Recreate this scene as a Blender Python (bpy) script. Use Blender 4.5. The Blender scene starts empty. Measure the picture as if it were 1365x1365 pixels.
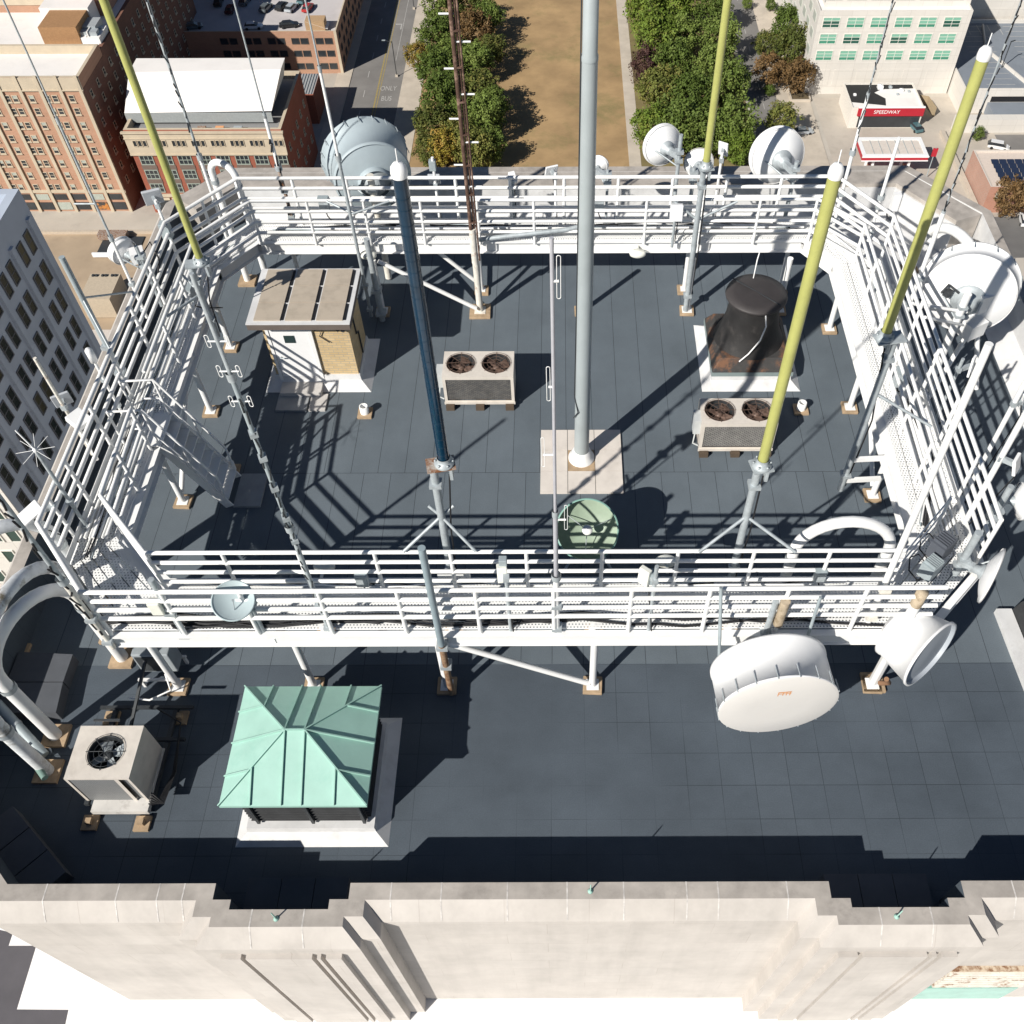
import bpy, math, random
from mathutils import Vector, Matrix
random.seed(7)
SC = bpy.context.scene
COL = SC.collection
R = math.radians
V = Vector

# ------------------------------------------------------------------ camera model
H, FOC, PPX, PPY, PITCH, ROLL = 16.7, 1262.0, 750.0, 682.0, R(52.4), R(-0.2)
_f = V((0, math.cos(PITCH), -math.sin(PITCH)))
_r0 = V((1, 0, 0)); _d0 = V((0, -math.sin(PITCH), -math.cos(PITCH)))
_r = _r0*math.cos(ROLL) - _d0*math.sin(ROLL)
_d = _d0*math.cos(ROLL) + _r0*math.sin(ROLL)
CAM = V((0, 0, H))
def at(px, py, z=0.0):
    """where the sight line through a photo pixel meets the level z"""
    d = _f + _r*((px-PPX)/FOC) + _d*((py-PPY)/FOC)
    return CAM + d*((z-H)/d.z)
def row(x, y, z):
    v = V((x, y, z)) - CAM
    return PPY + FOC*v.dot(_d)/v.dot(_f)
def zon(x, y, py):
    """height above (x, y) that shows at photo row py"""
    lo, hi = -140.0, H-0.3
    for _ in range(50):
        m = (lo+hi)/2
        if row(x, y, m) > py: lo = m
        else: hi = m
    return lo
cam = bpy.data.cameras.new('camera'); co = bpy.data.objects.new('camera', cam); COL.objects.link(co)
co.matrix_world = Matrix(((_r.x, -_d.x, -_f.x, 0), (_r.y, -_d.y, -_f.y, 0), (_r.z, -_d.z, -_f.z, H), (0, 0, 0, 1)))
cam.sensor_width = 36; cam.lens = 36*FOC/1365; cam.shift_x = (682.5-PPX)/1365; cam.shift_y = (PPY-682.5)/1365
cam.clip_start = 0.1; cam.clip_end = 3000
SC.camera = co

# ------------------------------------------------------------------ light
w = bpy.data.worlds.new('World'); SC.world = w; w.use_nodes = True
nt = w.node_tree; bg = nt.nodes['Background']
sky = nt.nodes.new('ShaderNodeTexSky'); sky.sky_type = 'NISHITA'; sky.sun_disc = False
SUNV = V((-0.93, -1.0, 1.0)).normalized()
sky.sun_elevation = math.asin(SUNV.z); sky.sun_rotation = math.atan2(SUNV.x, SUNV.y)
sky.air_density = 0.7; sky.dust_density = 0.05
nt.links.new(sky.outputs[0], bg.inputs[0]); bg.inputs[1].default_value = 0.05
sl = bpy.data.lights.new('sun', 'SUN'); sl.energy = 5.0; sl.angle = R(0.5); sl.color = (1.0, 0.955, 0.88)
so = bpy.data.objects.new('sun', sl); COL.objects.link(so)
so.rotation_euler = (-SUNV).to_track_quat('-Z', 'Y').to_euler()
so.location = (-30, -40, 60)
SC.view_settings.view_transform = 'Standard'; SC.view_settings.look = 'None'
SC.view_settings.exposure = 0.35; SC.view_settings.gamma = 1
SC.render.engine = 'CYCLES'
try:
    SC.cycles.max_bounces = 6; SC.cycles.transparent_max_bounces = 16; SC.cycles.use_denoising = True
except Exception: pass

# ------------------------------------------------------------------ materials
MATS = {}
def mat(name, col, rough=0.6, metal=0.0, var=0.12, scale=3.0, bump=0.0, bscale=40.0, spec=0.4, streak=None, dirt=None, dirt_scale=1.2, dirt_amt=0.5):
    if name in MATS: return MATS[name]
    m = bpy.data.materials.new(name); m.use_nodes = True; t = m.node_tree; n = t.nodes; l = t.links
    b = n['Principled BSDF']; b.inputs['Roughness'].default_value = rough; b.inputs['Metallic'].default_value = metal
    b.inputs['Specular IOR Level'].default_value = spec
    tc = n.new('ShaderNodeTexCoord'); mp = n.new('ShaderNodeMapping'); l.new(tc.outputs['Object'], mp.inputs[0])
    if streak: mp.inputs['Scale'].default_value = streak
    nz = n.new('ShaderNodeTexNoise'); nz.inputs['Scale'].default_value = scale; nz.inputs['Detail'].default_value = 6; nz.inputs['Roughness'].default_value = 0.6
    l.new(mp.outputs[0], nz.inputs['Vector'])
    rp = n.new('ShaderNodeMapRange'); rp.inputs[1].default_value = 0.3; rp.inputs[2].default_value = 0.7
    rp.inputs[3].default_value = 1-var; rp.inputs[4].default_value = 1+var*0.6
    l.new(nz.outputs[0], rp.inputs[0])
    mx = n.new('ShaderNodeMix'); mx.data_type = 'RGBA'; mx.blend_type = 'MULTIPLY'; mx.inputs[0].default_value = 1
    mx.inputs[6].default_value = (*col, 1); l.new(rp.outputs[0], mx.inputs[7])
    out = mx.outputs[2]
    if dirt:
        n2 = n.new('ShaderNodeTexNoise'); n2.inputs['Scale'].default_value = dirt_scale; n2.inputs['Detail'].default_value = 8; n2.inputs['Roughness'].default_value = 0.7
        l.new(tc.outputs['Object'], n2.inputs['Vector'])
        r2 = n.new('ShaderNodeMapRange'); r2.inputs[1].default_value = 0.52; r2.inputs[2].default_value = 0.72; r2.inputs[4].default_value = dirt_amt
        l.new(n2.outputs[0], r2.inputs[0])
        m2 = n.new('ShaderNodeMix'); m2.data_type = 'RGBA'; l.new(r2.outputs[0], m2.inputs[0]); l.new(out, m2.inputs[6]); m2.inputs[7].default_value = (*dirt, 1)
        out = m2.outputs[2]
    l.new(out, b.inputs['Base Color'])
    if bump:
        n3 = n.new('ShaderNodeTexNoise'); n3.inputs['Scale'].default_value = bscale; n3.inputs['Detail'].default_value = 4
        l.new(tc.outputs['Object'], n3.inputs['Vector'])
        bp = n.new('ShaderNodeBump'); bp.inputs['Strength'].default_value = bump; bp.inputs['Distance'].default_value = 0.02
        l.new(n3.outputs[0], bp.inputs['Height']); l.new(bp.outputs[0], b.inputs['Normal'])
    MATS[name] = m
    return m

def brick_mat(name, c1, c2, mortar, bw, bh, msize=0.01, rough=0.8, swz='XZ', offset=0.5, var=0.15, vscale=0.5, fade=None, streak=None, speck=0.0):
    """brick / paver / joint pattern in object space; swz picks the plane"""
    if name in MATS: return MATS[name]
    m = bpy.data.materials.new(name); m.use_nodes = True; t = m.node_tree; n = t.nodes; l = t.links
    b = n['Principled BSDF']; b.inputs['Roughness'].default_value = rough; b.inputs['Specular IOR Level'].default_value = 0.25
    tc = n.new('ShaderNodeTexCoord'); sp = n.new('ShaderNodeSeparateXYZ'); cb = n.new('ShaderNodeCombineXYZ')
    l.new(tc.outputs['Object'], sp.inputs[0]); l.new(sp.outputs[swz[0]], cb.inputs[0]); l.new(sp.outputs[swz[1]], cb.inputs[1])
    br = n.new('ShaderNodeTexBrick'); br.offset = offset; br.inputs['Scale'].default_value = 1
    br.inputs['Color1'].default_value = (*c1, 1); br.inputs['Color2'].default_value = (*c2, 1); br.inputs['Mortar'].default_value = (*mortar, 1)
    br.inputs['Mortar Size'].default_value = msize; br.inputs['Brick Width'].default_value = bw; br.inputs['Row Height'].default_value = bh
    br.inputs['Mortar Smooth'].default_value = 0.1; br.inputs['Bias'].default_value = 0.0
    l.new(cb.outputs[0], br.inputs['Vector'])
    nz = n.new('ShaderNodeTexNoise'); nz.inputs['Scale'].default_value = vscale; nz.inputs['Detail'].default_value = 8; nz.inputs['Roughness'].default_value = 0.65
    l.new(tc.outputs['Object'], nz.inputs['Vector'])
    rp = n.new('ShaderNodeMapRange'); rp.inputs[1].default_value = 0.3; rp.inputs[2].default_value = 0.7; rp.inputs[3].default_value = 1-var; rp.inputs[4].default_value = 1+var*.7
    l.new(nz.outputs[0], rp.inputs[0])
    mx = n.new('ShaderNodeMix'); mx.data_type = 'RGBA'; mx.blend_type = 'MULTIPLY'; mx.inputs[0].default_value = 1
    l.new(br.outputs[0], mx.inputs[6]); l.new(rp.outputs[0], mx.inputs[7]); l.new(mx.outputs[2], b.inputs['Base Color'])
    src = mx.outputs[2]
    if fade:   # joints that show only here and there
        n2 = n.new('ShaderNodeTexNoise'); n2.inputs['Scale'].default_value = fade; n2.inputs['Detail'].default_value = 3; l.new(tc.outputs['Object'], n2.inputs['Vector'])
        r2 = n.new('ShaderNodeMapRange'); r2.inputs[1].default_value = .4; r2.inputs[2].default_value = .6; l.new(n2.outputs[0], r2.inputs[0])
        m2 = n.new('ShaderNodeMix'); m2.data_type = 'RGBA'; l.new(r2.outputs[0], m2.inputs[0]); m2.inputs[6].default_value = (*[(a+c)/2 for a, c in zip(c1, c2)], 1); l.new(br.outputs[0], m2.inputs[7]); l.new(m2.outputs[2], mx.inputs[6])
    if streak:  # weather streaks running down the wall
        mp = n.new('ShaderNodeMapping'); mp.inputs['Scale'].default_value = streak[0]; l.new(tc.outputs['Object'], mp.inputs[0])
        n3 = n.new('ShaderNodeTexNoise'); n3.inputs['Scale'].default_value = 1; n3.inputs['Detail'].default_value = 7; n3.inputs['Roughness'].default_value = .65; l.new(mp.outputs[0], n3.inputs['Vector'])
        r3 = n.new('ShaderNodeMapRange'); r3.inputs[1].default_value = .45; r3.inputs[2].default_value = .75; r3.inputs[3].default_value = 1; r3.inputs[4].default_value = streak[1]; l.new(n3.outputs[0], r3.inputs[0])
        m3 = n.new('ShaderNodeMix'); m3.data_type = 'RGBA'; m3.blend_type = 'MULTIPLY'; m3.inputs[0].default_value = 1; l.new(src, m3.inputs[6]); l.new(r3.outputs[0], m3.inputs[7]); src = m3.outputs[2]
    if speck:   # fine mineral grain and scuffs
        n4 = n.new('ShaderNodeTexNoise'); n4.inputs['Scale'].default_value = 45; n4.inputs['Detail'].default_value = 2; l.new(tc.outputs['Object'], n4.inputs['Vector'])
        r4 = n.new('ShaderNodeMapRange'); r4.inputs[1].default_value = .25; r4.inputs[2].default_value = .75; r4.inputs[3].default_value = 1-speck; r4.inputs[4].default_value = 1+speck; l.new(n4.outputs[0], r4.inputs[0])
        m4 = n.new('ShaderNodeMix'); m4.data_type = 'RGBA'; m4.blend_type = 'MULTIPLY'; m4.inputs[0].default_value = 1; l.new(src, m4.inputs[6]); l.new(r4.outputs[0], m4.inputs[7]); src = m4.outputs[2]
    l.new(src, b.inputs['Base Color'])
    MATS[name] = m
    return m

def rust_mat(name, base, rust, lo=0.45, hi=0.6, scale=2.0, rough=0.7, streak=None):
    if name in MATS: return MATS[name]
    m = mat(name, base, rough, 0.0, 0.2, 6)
    t = m.node_tree; n = t.nodes; l = t.links; b = n['Principled BSDF']
    src = b.inputs['Base Color'].links[0].from_socket
    tc = n.new('ShaderNodeTexCoord'); mp = n.new('ShaderNodeMapping'); l.new(tc.outputs['Object'], mp.inputs[0])
    if streak: mp.inputs['Scale'].default_value = streak
    nz = n.new('ShaderNodeTexNoise'); nz.inputs['Scale'].default_value = scale; nz.inputs['Detail'].default_value = 9; nz.inputs['Roughness'].default_value = 0.7
    l.new(mp.outputs[0], nz.inputs['Vector'])
    rp = n.new('ShaderNodeMapRange'); rp.inputs[1].default_value = lo; rp.inputs[2].default_value = hi; l.new(nz.outputs[0], rp.inputs[0])
    mx = n.new('ShaderNodeMix'); mx.data_type = 'RGBA'; l.new(rp.outputs[0], mx.inputs[0]); l.new(src, mx.inputs[6]); mx.inputs[7].default_value = (*rust, 1)
    l.new(mx.outputs[2], b.inputs['Base Color'])
    return m

def grating_mat():
    m = bpy.data.materials.new('white_grating'); m.use_nodes = True; t = m.node_tree; n = t.nodes; l = t.links
    b = n['Principled BSDF']; b.inputs['Base Color'].default_value = (.78, .78, .77, 1); b.inputs['Roughness'].default_value = .5
    tc = n.new('ShaderNodeTexCoord'); br = n.new('ShaderNodeTexBrick'); br.inputs['Scale'].default_value = 1; br.offset = 0.5
    br.inputs['Brick Width'].default_value = .06; br.inputs['Row Height'].default_value = .06; br.inputs['Mortar Size'].default_value = .0185
    br.inputs['Mortar Smooth'].default_value = 0
    l.new(tc.outputs['Object'], br.inputs['Vector'])
    tr = n.new('ShaderNodeBsdfTransparent'); mx = n.new('ShaderNodeMixShader')
    l.new(br.outputs['Fac'], mx.inputs[0]); l.new(tr.outputs[0], mx.inputs[1]); l.new(b.outputs[0], mx.inputs[2])
    l.new(mx.outputs[0], n['Material Output'].inputs[0])
    return m

def leaf_mat(name, c, c2):
    m = bpy.data.materials.new(name); m.use_nodes = True; t = m.node_tree; n = t.nodes; l = t.links
    b = n['Principled BSDF']; b.inputs['Roughness'].default_value = .65; b.inputs['Specular IOR Level'].default_value = .2
    tc = n.new('ShaderNodeTexCoord'); nz = n.new('ShaderNodeTexNoise'); nz.inputs['Scale'].default_value = .55; nz.inputs['Detail'].default_value = 3
    l.new(tc.outputs['Object'], nz.inputs['Vector'])
    oi = n.new('ShaderNodeObjectInfo'); ad = n.new('ShaderNodeMath'); ad.operation = 'MULTIPLY_ADD'; ad.inputs[1].default_value = .3; ad.inputs[2].default_value = -.15
    l.new(oi.outputs['Random'], ad.inputs[0]); a2 = n.new('ShaderNodeMath'); l.new(nz.outputs[0], a2.inputs[0]); l.new(ad.outputs[0], a2.inputs[1])
    cr = n.new('ShaderNodeValToRGB'); cr.color_ramp.elements[0].position = .38; cr.color_ramp.elements[1].position = .66
    cr.color_ramp.elements[0].color = (*c, 1); cr.color_ramp.elements[1].color = (*c2, 1)
    l.new(a2.outputs[0], cr.inputs[0]); l.new(cr.outputs[0], b.inputs['Base Color'])
    MATS[name] = m
    return m

# ------------------------------------------------------------------ mesh builder
class MB:
    def __init__(s): s.v = []; s.f = []; s.m = []; s.sm = []; s.mi = 0; s.M = None
    def add(s, vs, fs, smooth=False):
        o = len(s.v)
        for p in vs:
            p = V(p)
            s.v.append(s.M @ p if s.M is not None else p)
        for f in fs:
            s.f.append([i+o for i in f]); s.m.append(s.mi); s.sm.append(smooth)
    def box(s, c, d, rz=0.0, top=1.0):
        x, y, z = d[0]/2, d[1]/2, d[2]/2
        vs = [(-x, -y, -z), (x, -y, -z), (x, y, -z), (-x, y, -z), (-x*top, -y*top, z), (x*top, -y*top, z), (x*top, y*top, z), (-x*top, y*top, z)]
        ca, sa = math.cos(rz), math.sin(rz)
        vs = [(c[0]+p[0]*ca-p[1]*sa, c[1]+p[0]*sa+p[1]*ca, c[2]+p[2]) for p in vs]
        s.add(vs, [(3, 2, 1, 0), (4, 5, 6, 7), (0, 1, 5, 4), (1, 2, 6, 5), (2, 3, 7, 6), (3, 0, 4, 7)])
    def ext(s, x0, x1, y0, y1, z0, z1):
        s.box(((x0+x1)/2, (y0+y1)/2, (z0+z1)/2), (abs(x1-x0), abs(y1-y0), abs(z1-z0)))
    def prism(s, poly, z0, z1):
        n = len(poly)
        a = sum(poly[i][0]*poly[(i+1) % n][1]-poly[(i+1) % n][0]*poly[i][1] for i in range(n))
        if a < 0: poly = poly[::-1]
        vs = [(p[0], p[1], z0) for p in poly]+[(p[0], p[1], z1) for p in poly]
        s.add(vs, [list(range(n))[::-1], [n+i for i in range(n)]]+[(i, (i+1) % n, n+(i+1) % n, n+i) for i in range(n)])
    def bar(s, p0, p1, wd, ht, up=(0, 0, 1)):
        p0, p1 = V(p0), V(p1); d = (p1-p0).normalized(); u = V(up)
        if abs(d.dot(u)) > .98: u = V((0, 1, 0))
        sx = d.cross(u).normalized()*wd/2; uz = sx.cross(d).normalized()*ht/2
        vs = [p0-sx-uz, p0+sx-uz, p0+sx+uz, p0-sx+uz, p1-sx-uz, p1+sx-uz, p1+sx+uz, p1-sx+uz]
        s.add(vs, [(0, 1, 2, 3), (7, 6, 5, 4), (0, 4, 5, 1), (1, 5, 6, 2), (2, 6, 7, 3), (3, 7, 4, 0)])
    def tube(s, pts, r, n=10, caps=True, closed=False):
        pts = [V(p) for p in pts]; k = len(pts); rr = r if isinstance(r, (list, tuple)) else [r]*k
        def tan(i):
            if closed: return (pts[(i+1) % k]-pts[(i-1) % k]).normalized()
            a = (pts[i]-pts[i-1]).normalized() if i > 0 else None
            b = (pts[i+1]-pts[i]).normalized() if i < k-1 else None
            if a is None: return b
            if b is None: return a
            t = a+b
            return t.normalized() if t.length > 1e-6 else b
        t0 = tan(0); u = V((0, 0, 1)) if abs(t0.z) < .9 else V((1, 0, 0))
        nx = t0.cross(u).normalized(); vs = []; prev = t0
        for i in range(k):
            t = tan(i); q = prev.rotation_difference(t); nx = (q @ nx); nx = (nx - t*nx.dot(t)).normalized(); prev = t
            ny = t.cross(nx)
            sc = 1.0
            if 0 < i < k-1:
                c = (pts[i]-pts[i-1]).normalized().dot(t); sc = 1/max(c, .6)
            for j in range(n):
                a = 2*math.pi*j/n
                vs.append(pts[i] + (nx*math.cos(a)+ny*math.sin(a))*rr[i]*(sc if sc < 1.15 else 1.0))
        fs = []
        for i in range(k if closed else k-1):
            for j in range(n):
                a, b = i*n+j, i*n+(j+1) % n; c, d = ((i+1) % k)*n+(j+1) % n, ((i+1) % k)*n+j
                fs.append((a, b, c, d))
        s.add(vs, fs, True)
        if caps and not closed:
            s.add(vs[:n], [list(range(n))[::-1]]); s.add(vs[-n:], [list(range(n))])
    def lathe(s, prof, n=32, M=None, smooth=True, a0=0, a1=None):
        """prof: (radius, height) pairs turned round local Z"""
        full = a1 is None; a1 = a0+2*math.pi if full else a1
        cnt = n if full else n+1
        vs = []; fs = []
        for r, h in prof:
            for j in range(cnt):
                a = a0+(a1-a0)*j/n; p = V((r*math.cos(a), r*math.sin(a), h)); vs.append(M @ p if M is not None else p)
        for i in range(len(prof)-1):
            for j in range(n):
                j2 = (j+1) % cnt if full else j+1
                fs.append((i*cnt+j, i*cnt+j2, (i+1)*cnt+j2, (i+1)*cnt+j))
        s.add(vs, fs, smooth)
    def disc(s, c, r, n=24, up=True):
        vs = [(c[0]+r*math.cos(2*math.pi*i/n), c[1]+r*math.sin(2*math.pi*i/n), c[2]) for i in range(n)]
        s.add(vs, [list(range(n)) if up else list(range(n))[::-1]])
    def poly(s, pts): s.add(pts, [list(range(len(pts)))])
    def hole_plate(s, x0, x1, y0, y1, z, cx, cy, r, n=32):
        inner = []; outer = []
        for i in range(n):
            a = 2*math.pi*i/n; dx, dy = math.cos(a), math.sin(a)
            inner.append((cx+r*dx, cy+r*dy, z))
            ts = []
            if dx > 1e-9: ts.append((x1-cx)/dx)
            if dx < -1e-9: ts.append((x0-cx)/dx)
            if dy > 1e-9: ts.append((y1-cy)/dy)
            if dy < -1e-9: ts.append((y0-cy)/dy)
            t = min(ts); outer.append((cx+t*dx, cy+t*dy, z))
        corners = [(x0, y0, z), (x1, y0, z), (x1, y1, z), (x0, y1, z)]
        vs = inner+outer+corners; fs = []
        for i in range(n):
            j = (i+1) % n; fs.append((i, n+i, n+j, j))
            for c in range(4):
                q = corners[c]; oi, oj = outer[i], outer[j]
                onx = abs(oi[0]-q[0]) < 1e-6 or abs(oj[0]-q[0]) < 1e-6; ony = abs(oi[1]-q[1]) < 1e-6 or abs(oj[1]-q[1]) < 1e-6
                if abs(oi[0]-oj[0]) > 1e-6 and abs(oi[1]-oj[1]) > 1e-6 and onx and ony:
                    fs.append((n+i, 2*n+c, n+j))
        s.add(vs, fs)
    def build(s, name, mats, parent=None, origin=None, bevel=0.0, kind=None):
        if not isinstance(mats, (list, tuple)): mats = [mats]
        me = bpy.data.meshes.new(name)
        if parent is not None: og = root_loc(parent)
        else: og = V(origin) if origin is not None else V((0, 0, 0))
        me.from_pydata([tuple(p-og) for p in s.v], [], s.f)
        for m in mats: me.materials.append(m)
        for i, p in enumerate(me.polygons):
            p.material_index = min(s.m[i], len(mats)-1); p.use_smooth = s.sm[i]
        me.update()
        o = bpy.data.objects.new(name, me); COL.objects.link(o)
        if parent is not None: o.parent = parent
        else: o.location = og
        if bevel:
            b = o.modifiers.new('edge', 'BEVEL'); b.width = bevel; b.segments = 2; b.limit_method = 'ANGLE'; b.angle_limit = R(50)
        if kind: o['kind'] = kind
        return o
def root_loc(o):
    while o.parent is not None: o = o.parent
    return V(o.location)
def thing(name, label, cat, loc=(0, 0, 0), group=None):
    o = bpy.data.objects.new(name, None); COL.objects.link(o); o.location = loc; o.empty_display_size = .3
    tag(o, label, cat, group)
    return o
def tag(o, label, cat, group=None):
    o['label'] = label; o['category'] = cat
    if group: o['group'] = group
    return o
def frame(c, z, up=(0, 0, 1)):
    """matrix with local Z along z at c"""
    z = V(z).normalized(); u = V(up)
    if abs(z.dot(u)) > .97: u = V((0, 1, 0))
    x = u.cross(z).normalized(); y = z.cross(x)
    return Matrix(((x.x, y.x, z.x, c[0]), (x.y, y.y, z.y, c[1]), (x.z, y.z, z.z, c[2]), (0, 0, 0, 1)))
def dup(o, loc=None, rz=None, parent=None, scale=None):
    c = o.copy(); COL.objects.link(c); c.parent = parent
    if loc is not None: c.location = loc
    if rz is not None: c.rotation_euler = (0, 0, rz)
    if scale is not None: c.scale = scale
    for k in o.children: dup(k, parent=c)
    return c
def text(name, body, size, M, material, parent=None, ext=0.004, origin=None):
    cu = bpy.data.curves.new(name, 'FONT'); cu.body = body; cu.size = size; cu.extrude = ext; cu.align_x = 'CENTER'; cu.align_y = 'CENTER'
    tmp = bpy.data.objects.new(name, cu); COL.objects.link(tmp)
    dg = bpy.context.evaluated_depsgraph_get(); me = bpy.data.meshes.new_from_object(tmp.evaluated_get(dg)); me.name = name
    bpy.data.objects.remove(tmp)
    og = root_loc(parent) if parent is not None else V(origin or (0, 0, 0))
    me.transform(Matrix.Translation(-og) @ M); me.materials.clear(); me.materials.append(material)
    o = bpy.data.objects.new(name, me); COL.objects.link(o)
    if parent is not None: o.parent = parent
    else: o.location = og
    return o

WHITE = mat('white_paint', (.8, .8, .79), .45, var=.07, scale=1.5, dirt=(.45, .4, .33), dirt_scale=3.0, dirt_amt=.22)
WHITE2 = mat('white_gloss', (.8, .8, .8), .35, var=.05, scale=1.0, dirt=(.55, .53, .5), dirt_scale=2, dirt_amt=.12)
GALV = mat('galvanised_steel', (.42, .46, .48), .5, .25, var=.22, scale=8)
GREY = mat('grey_steel', (.33, .38, .4), .5, .1, var=.15, scale=3, dirt=(.2, .2, .2), dirt_scale=2, dirt_amt=.25)
DARK = mat('dark_steel', (.05, .055, .06), .5, .2, var=.2)
BLACK = mat('black_rubber', (.015, .015, .017), .6, var=.2)
MEMB = mat('white_membrane', (.62, .62, .62), .6, var=.12, scale=2, dirt=(.35, .33, .32), dirt_scale=2.5, dirt_amt=.35)
BEIGE = mat('beige_enamel', (.62, .57, .51), .5, var=.1, scale=4, dirt=(.3, .25, .2), dirt_scale=3, dirt_amt=.25)
PADW = mat('tan_pad', (.4, .29, .185), .85, var=.3, scale=5, dirt=(.2, .14, .09), dirt_scale=4, dirt_amt=.4)
RUST = rust_mat('rusty_steel', (.4, .36, .32), (.2, .085, .035), .42, .56, 5)
RUSTP = rust_mat('rusty_white_paint', (.7, .67, .6), (.25, .12, .05), .55, .68, 4)
YEL = mat('yellow_fibreglass', (.4, .405, .13), .45, var=.14, scale=3, dirt=(.27, .28, .1), dirt_scale=6, dirt_amt=.5, bump=.15, bscale=30)
BLUE = mat('blue_fibreglass', (.003, .026, .055), .15, var=.25, scale=5, spec=.6)
COPPER = mat('green_copper', (.32, .52, .45), .7, var=.1, scale=1.5, dirt=(.22, .43, .36), dirt_scale=2.0, dirt_amt=.5)
STONE = brick_mat('limestone', (.48, .445, .41), (.51, .475, .44), (.42, .38, .345), 1.35, .62, .006, .8, 'XZ', .5, .13, .9, fade=.7, streak=((2.2, 2.2, .22), .88))
CAPST = mat('weathered_limestone_cap', (.4, .365, .33), .85, var=.25, scale=2.2, dirt=(.19, .172, .157), dirt_scale=1.6, dirt_amt=.6)
JOINT = mat('white_joint_sealant', (.58, .55, .52), .7, var=.35, scale=9)
ROOFT = brick_mat('dark_roof_pavers', (.07, .087, .107), (.079, .097, .118), (.03, .037, .045), .62, .62, .005, .75, 'XY', 0.0, .2, .42, fade=.35, streak=((.5, .9, 1), .86), speck=.1)
ROOFR = brick_mat('grey_roof_rolls', (.112, .135, .156), (.121, .145, .167), (.042, .05, .06), .62, 60, .0065, .7, 'XY', .5, .16, .42, fade=None, streak=((.9, .35, 1), .88), speck=.1)
GRAT = grating_mat()
LAMPW = mat('lamp_glass_white', (.75, .75, .68), .3, var=.05)
SALMON = mat('terracotta_sticker', (.7, .34, .16), .6, var=.1)

mat('radome_grey', (.34, .37, .41), .5, var=.06); mat('pale_grey_panel', (.45, .47, .5), .5, var=.06)
# ================================================================== the tower this roof belongs to
G = -100.0
tower = thing('office_tower', 'pale limestone office tower whose flat dark paved roof fills the photo', 'building', (0.4, 14, 0))
OUT = [(-9.0, 4.28), (-5.82, 4.28), (-5.82, 4.03), (-5.53, 4.03), (-5.53, 3.88), (-3.45, 3.88), (-3.45, 4.03), (-3.15, 4.03), (-3.15, 4.28),
       (3.97, 4.28), (3.97, 4.02), (4.27, 4.02), (4.27, 3.88), (6.32, 3.88), (6.32, 4.02), (6.6, 4.02), (6.6, 4.28), (9.8, 4.28), (11.8, 6.2), (11.8, 22.4), (10.0, 24.6), (-9.6, 24.6), (-11.0, 22.9), (-11.0, 6.2)]
def offset(poly, d):
    n = len(poly); res = []
    for i in range(n):
        p0, p1, p2 = V(poly[i-1]), V(poly[i]), V(poly[(i+1) % n])
        a, b = (p1-p0).normalized(), (p2-p1).normalized()
        na, nb = V((a.y, -a.x)), V((b.y, -b.x)); m = (na+nb)
        m = m/ (1+na.dot(nb)) if (1+na.dot(nb)) > .05 else na
        res.append((p1.x+m.x*d, p1.y+m.y*d))
    return res
INN = offset(OUT, -.26); BEV = offset(OUT, .24); WAL = offset(OUT, .255)
mb = MB()
n = len(OUT)
def ring(a, za, b, zb, mi):
    for i in range(n):
        j = (i+1) % n
        mb.mi = mi(i) if callable(mi) else mi
        mb.add([(*a[i], za), (*a[j], za), (*b[j], zb), (*b[i], zb)], [(3, 2, 1, 0)])
ring(INN, 0.0, INN, 1.1, lambda i: 2 if 18 <= i <= 21 else 3)
ring(INN, 1.1, OUT, 1.1, 0)
ring(OUT, 1.1, BEV, .8, 1)
ring(BEV, .8, WAL, .77, 1)
par = mb.build('parapet', [CAPST, STONE, MEMB, ROOFT], tower)
mb = MB(); ring(WAL, .77, WAL, G, 0); wl = mb.build('wall', [STONE], tower)
FR = [p for p in INN if p[1] < 9.0]; k0 = INN.index(max(FR[::-1], key=lambda p: (p[0], p[1])))
mb = MB(); mb.poly([(*p, 0) for p in FR[:k0+1]]+[(11.54, 9.05, 0), (-10.74, 9.05, 0)]+[(*p, 0) for p in FR[k0+1:]]); mb.build('roof_deck', [ROOFT], tower)
mb = MB(); mb.poly([(-10.74, 9.05, 0), (11.54, 9.05, 0)]+[(*p, 0) for p in INN if p[1] >= 9.0]); mb.build('roof_deck', [ROOFR], tower)
# white membrane laid on the deck in the back right corner
mb = MB(); mb.prism([(8.3, 21.0), (9.3, 20.2), (10.6, 19.6), (11.5, 20.2), (11.5, 22.3), (9.8, 24.3), (7.6, 24.3), (7.4, 22.6)], .0, .006); mb.build('membrane_sheet', [MEMB], tower)
mb = MB()
for y0, y1 in ((6.3, 22.3),): # cant strip along the right parapet
    mb.add([(11.54, y0, .3), (11.0, y0, .006), (11.0, y1, .006), (11.54, y1, .3)], [(0, 3, 2, 1)])
mb.add([(-9.0, 23.66, .3), (-9.0, 23.25, .006), (9.4, 23.25, .006), (9.4, 23.66, .3)], [(0, 1, 2, 3)])
mb.build('cant_strip', [MEMB], tower)
mb = MB(); mb.prism([(-9.6, 24.33), (-10.6, 23.0), (-10.1, 22.6), (-9.2, 23.72), (9.5, 23.72), (10.75, 21.95), (11.5, 22.25), (9.85, 24.33)], .0, 1.097); mb.build('parapet_cap', [CAPST], tower)
mb = MB(); mb.prism([(-9.19, 23.68), (9.48, 23.68), (10.72, 21.92), (10.748, 21.945), (9.505, 23.717), (-9.2, 23.717)], .0, .98); mb.build('parapet_flashing', [MEMB], tower)
mb = MB()
for (xa, xb, yy) in ((-6.0, -3.0, 0), ):
    pass
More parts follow.
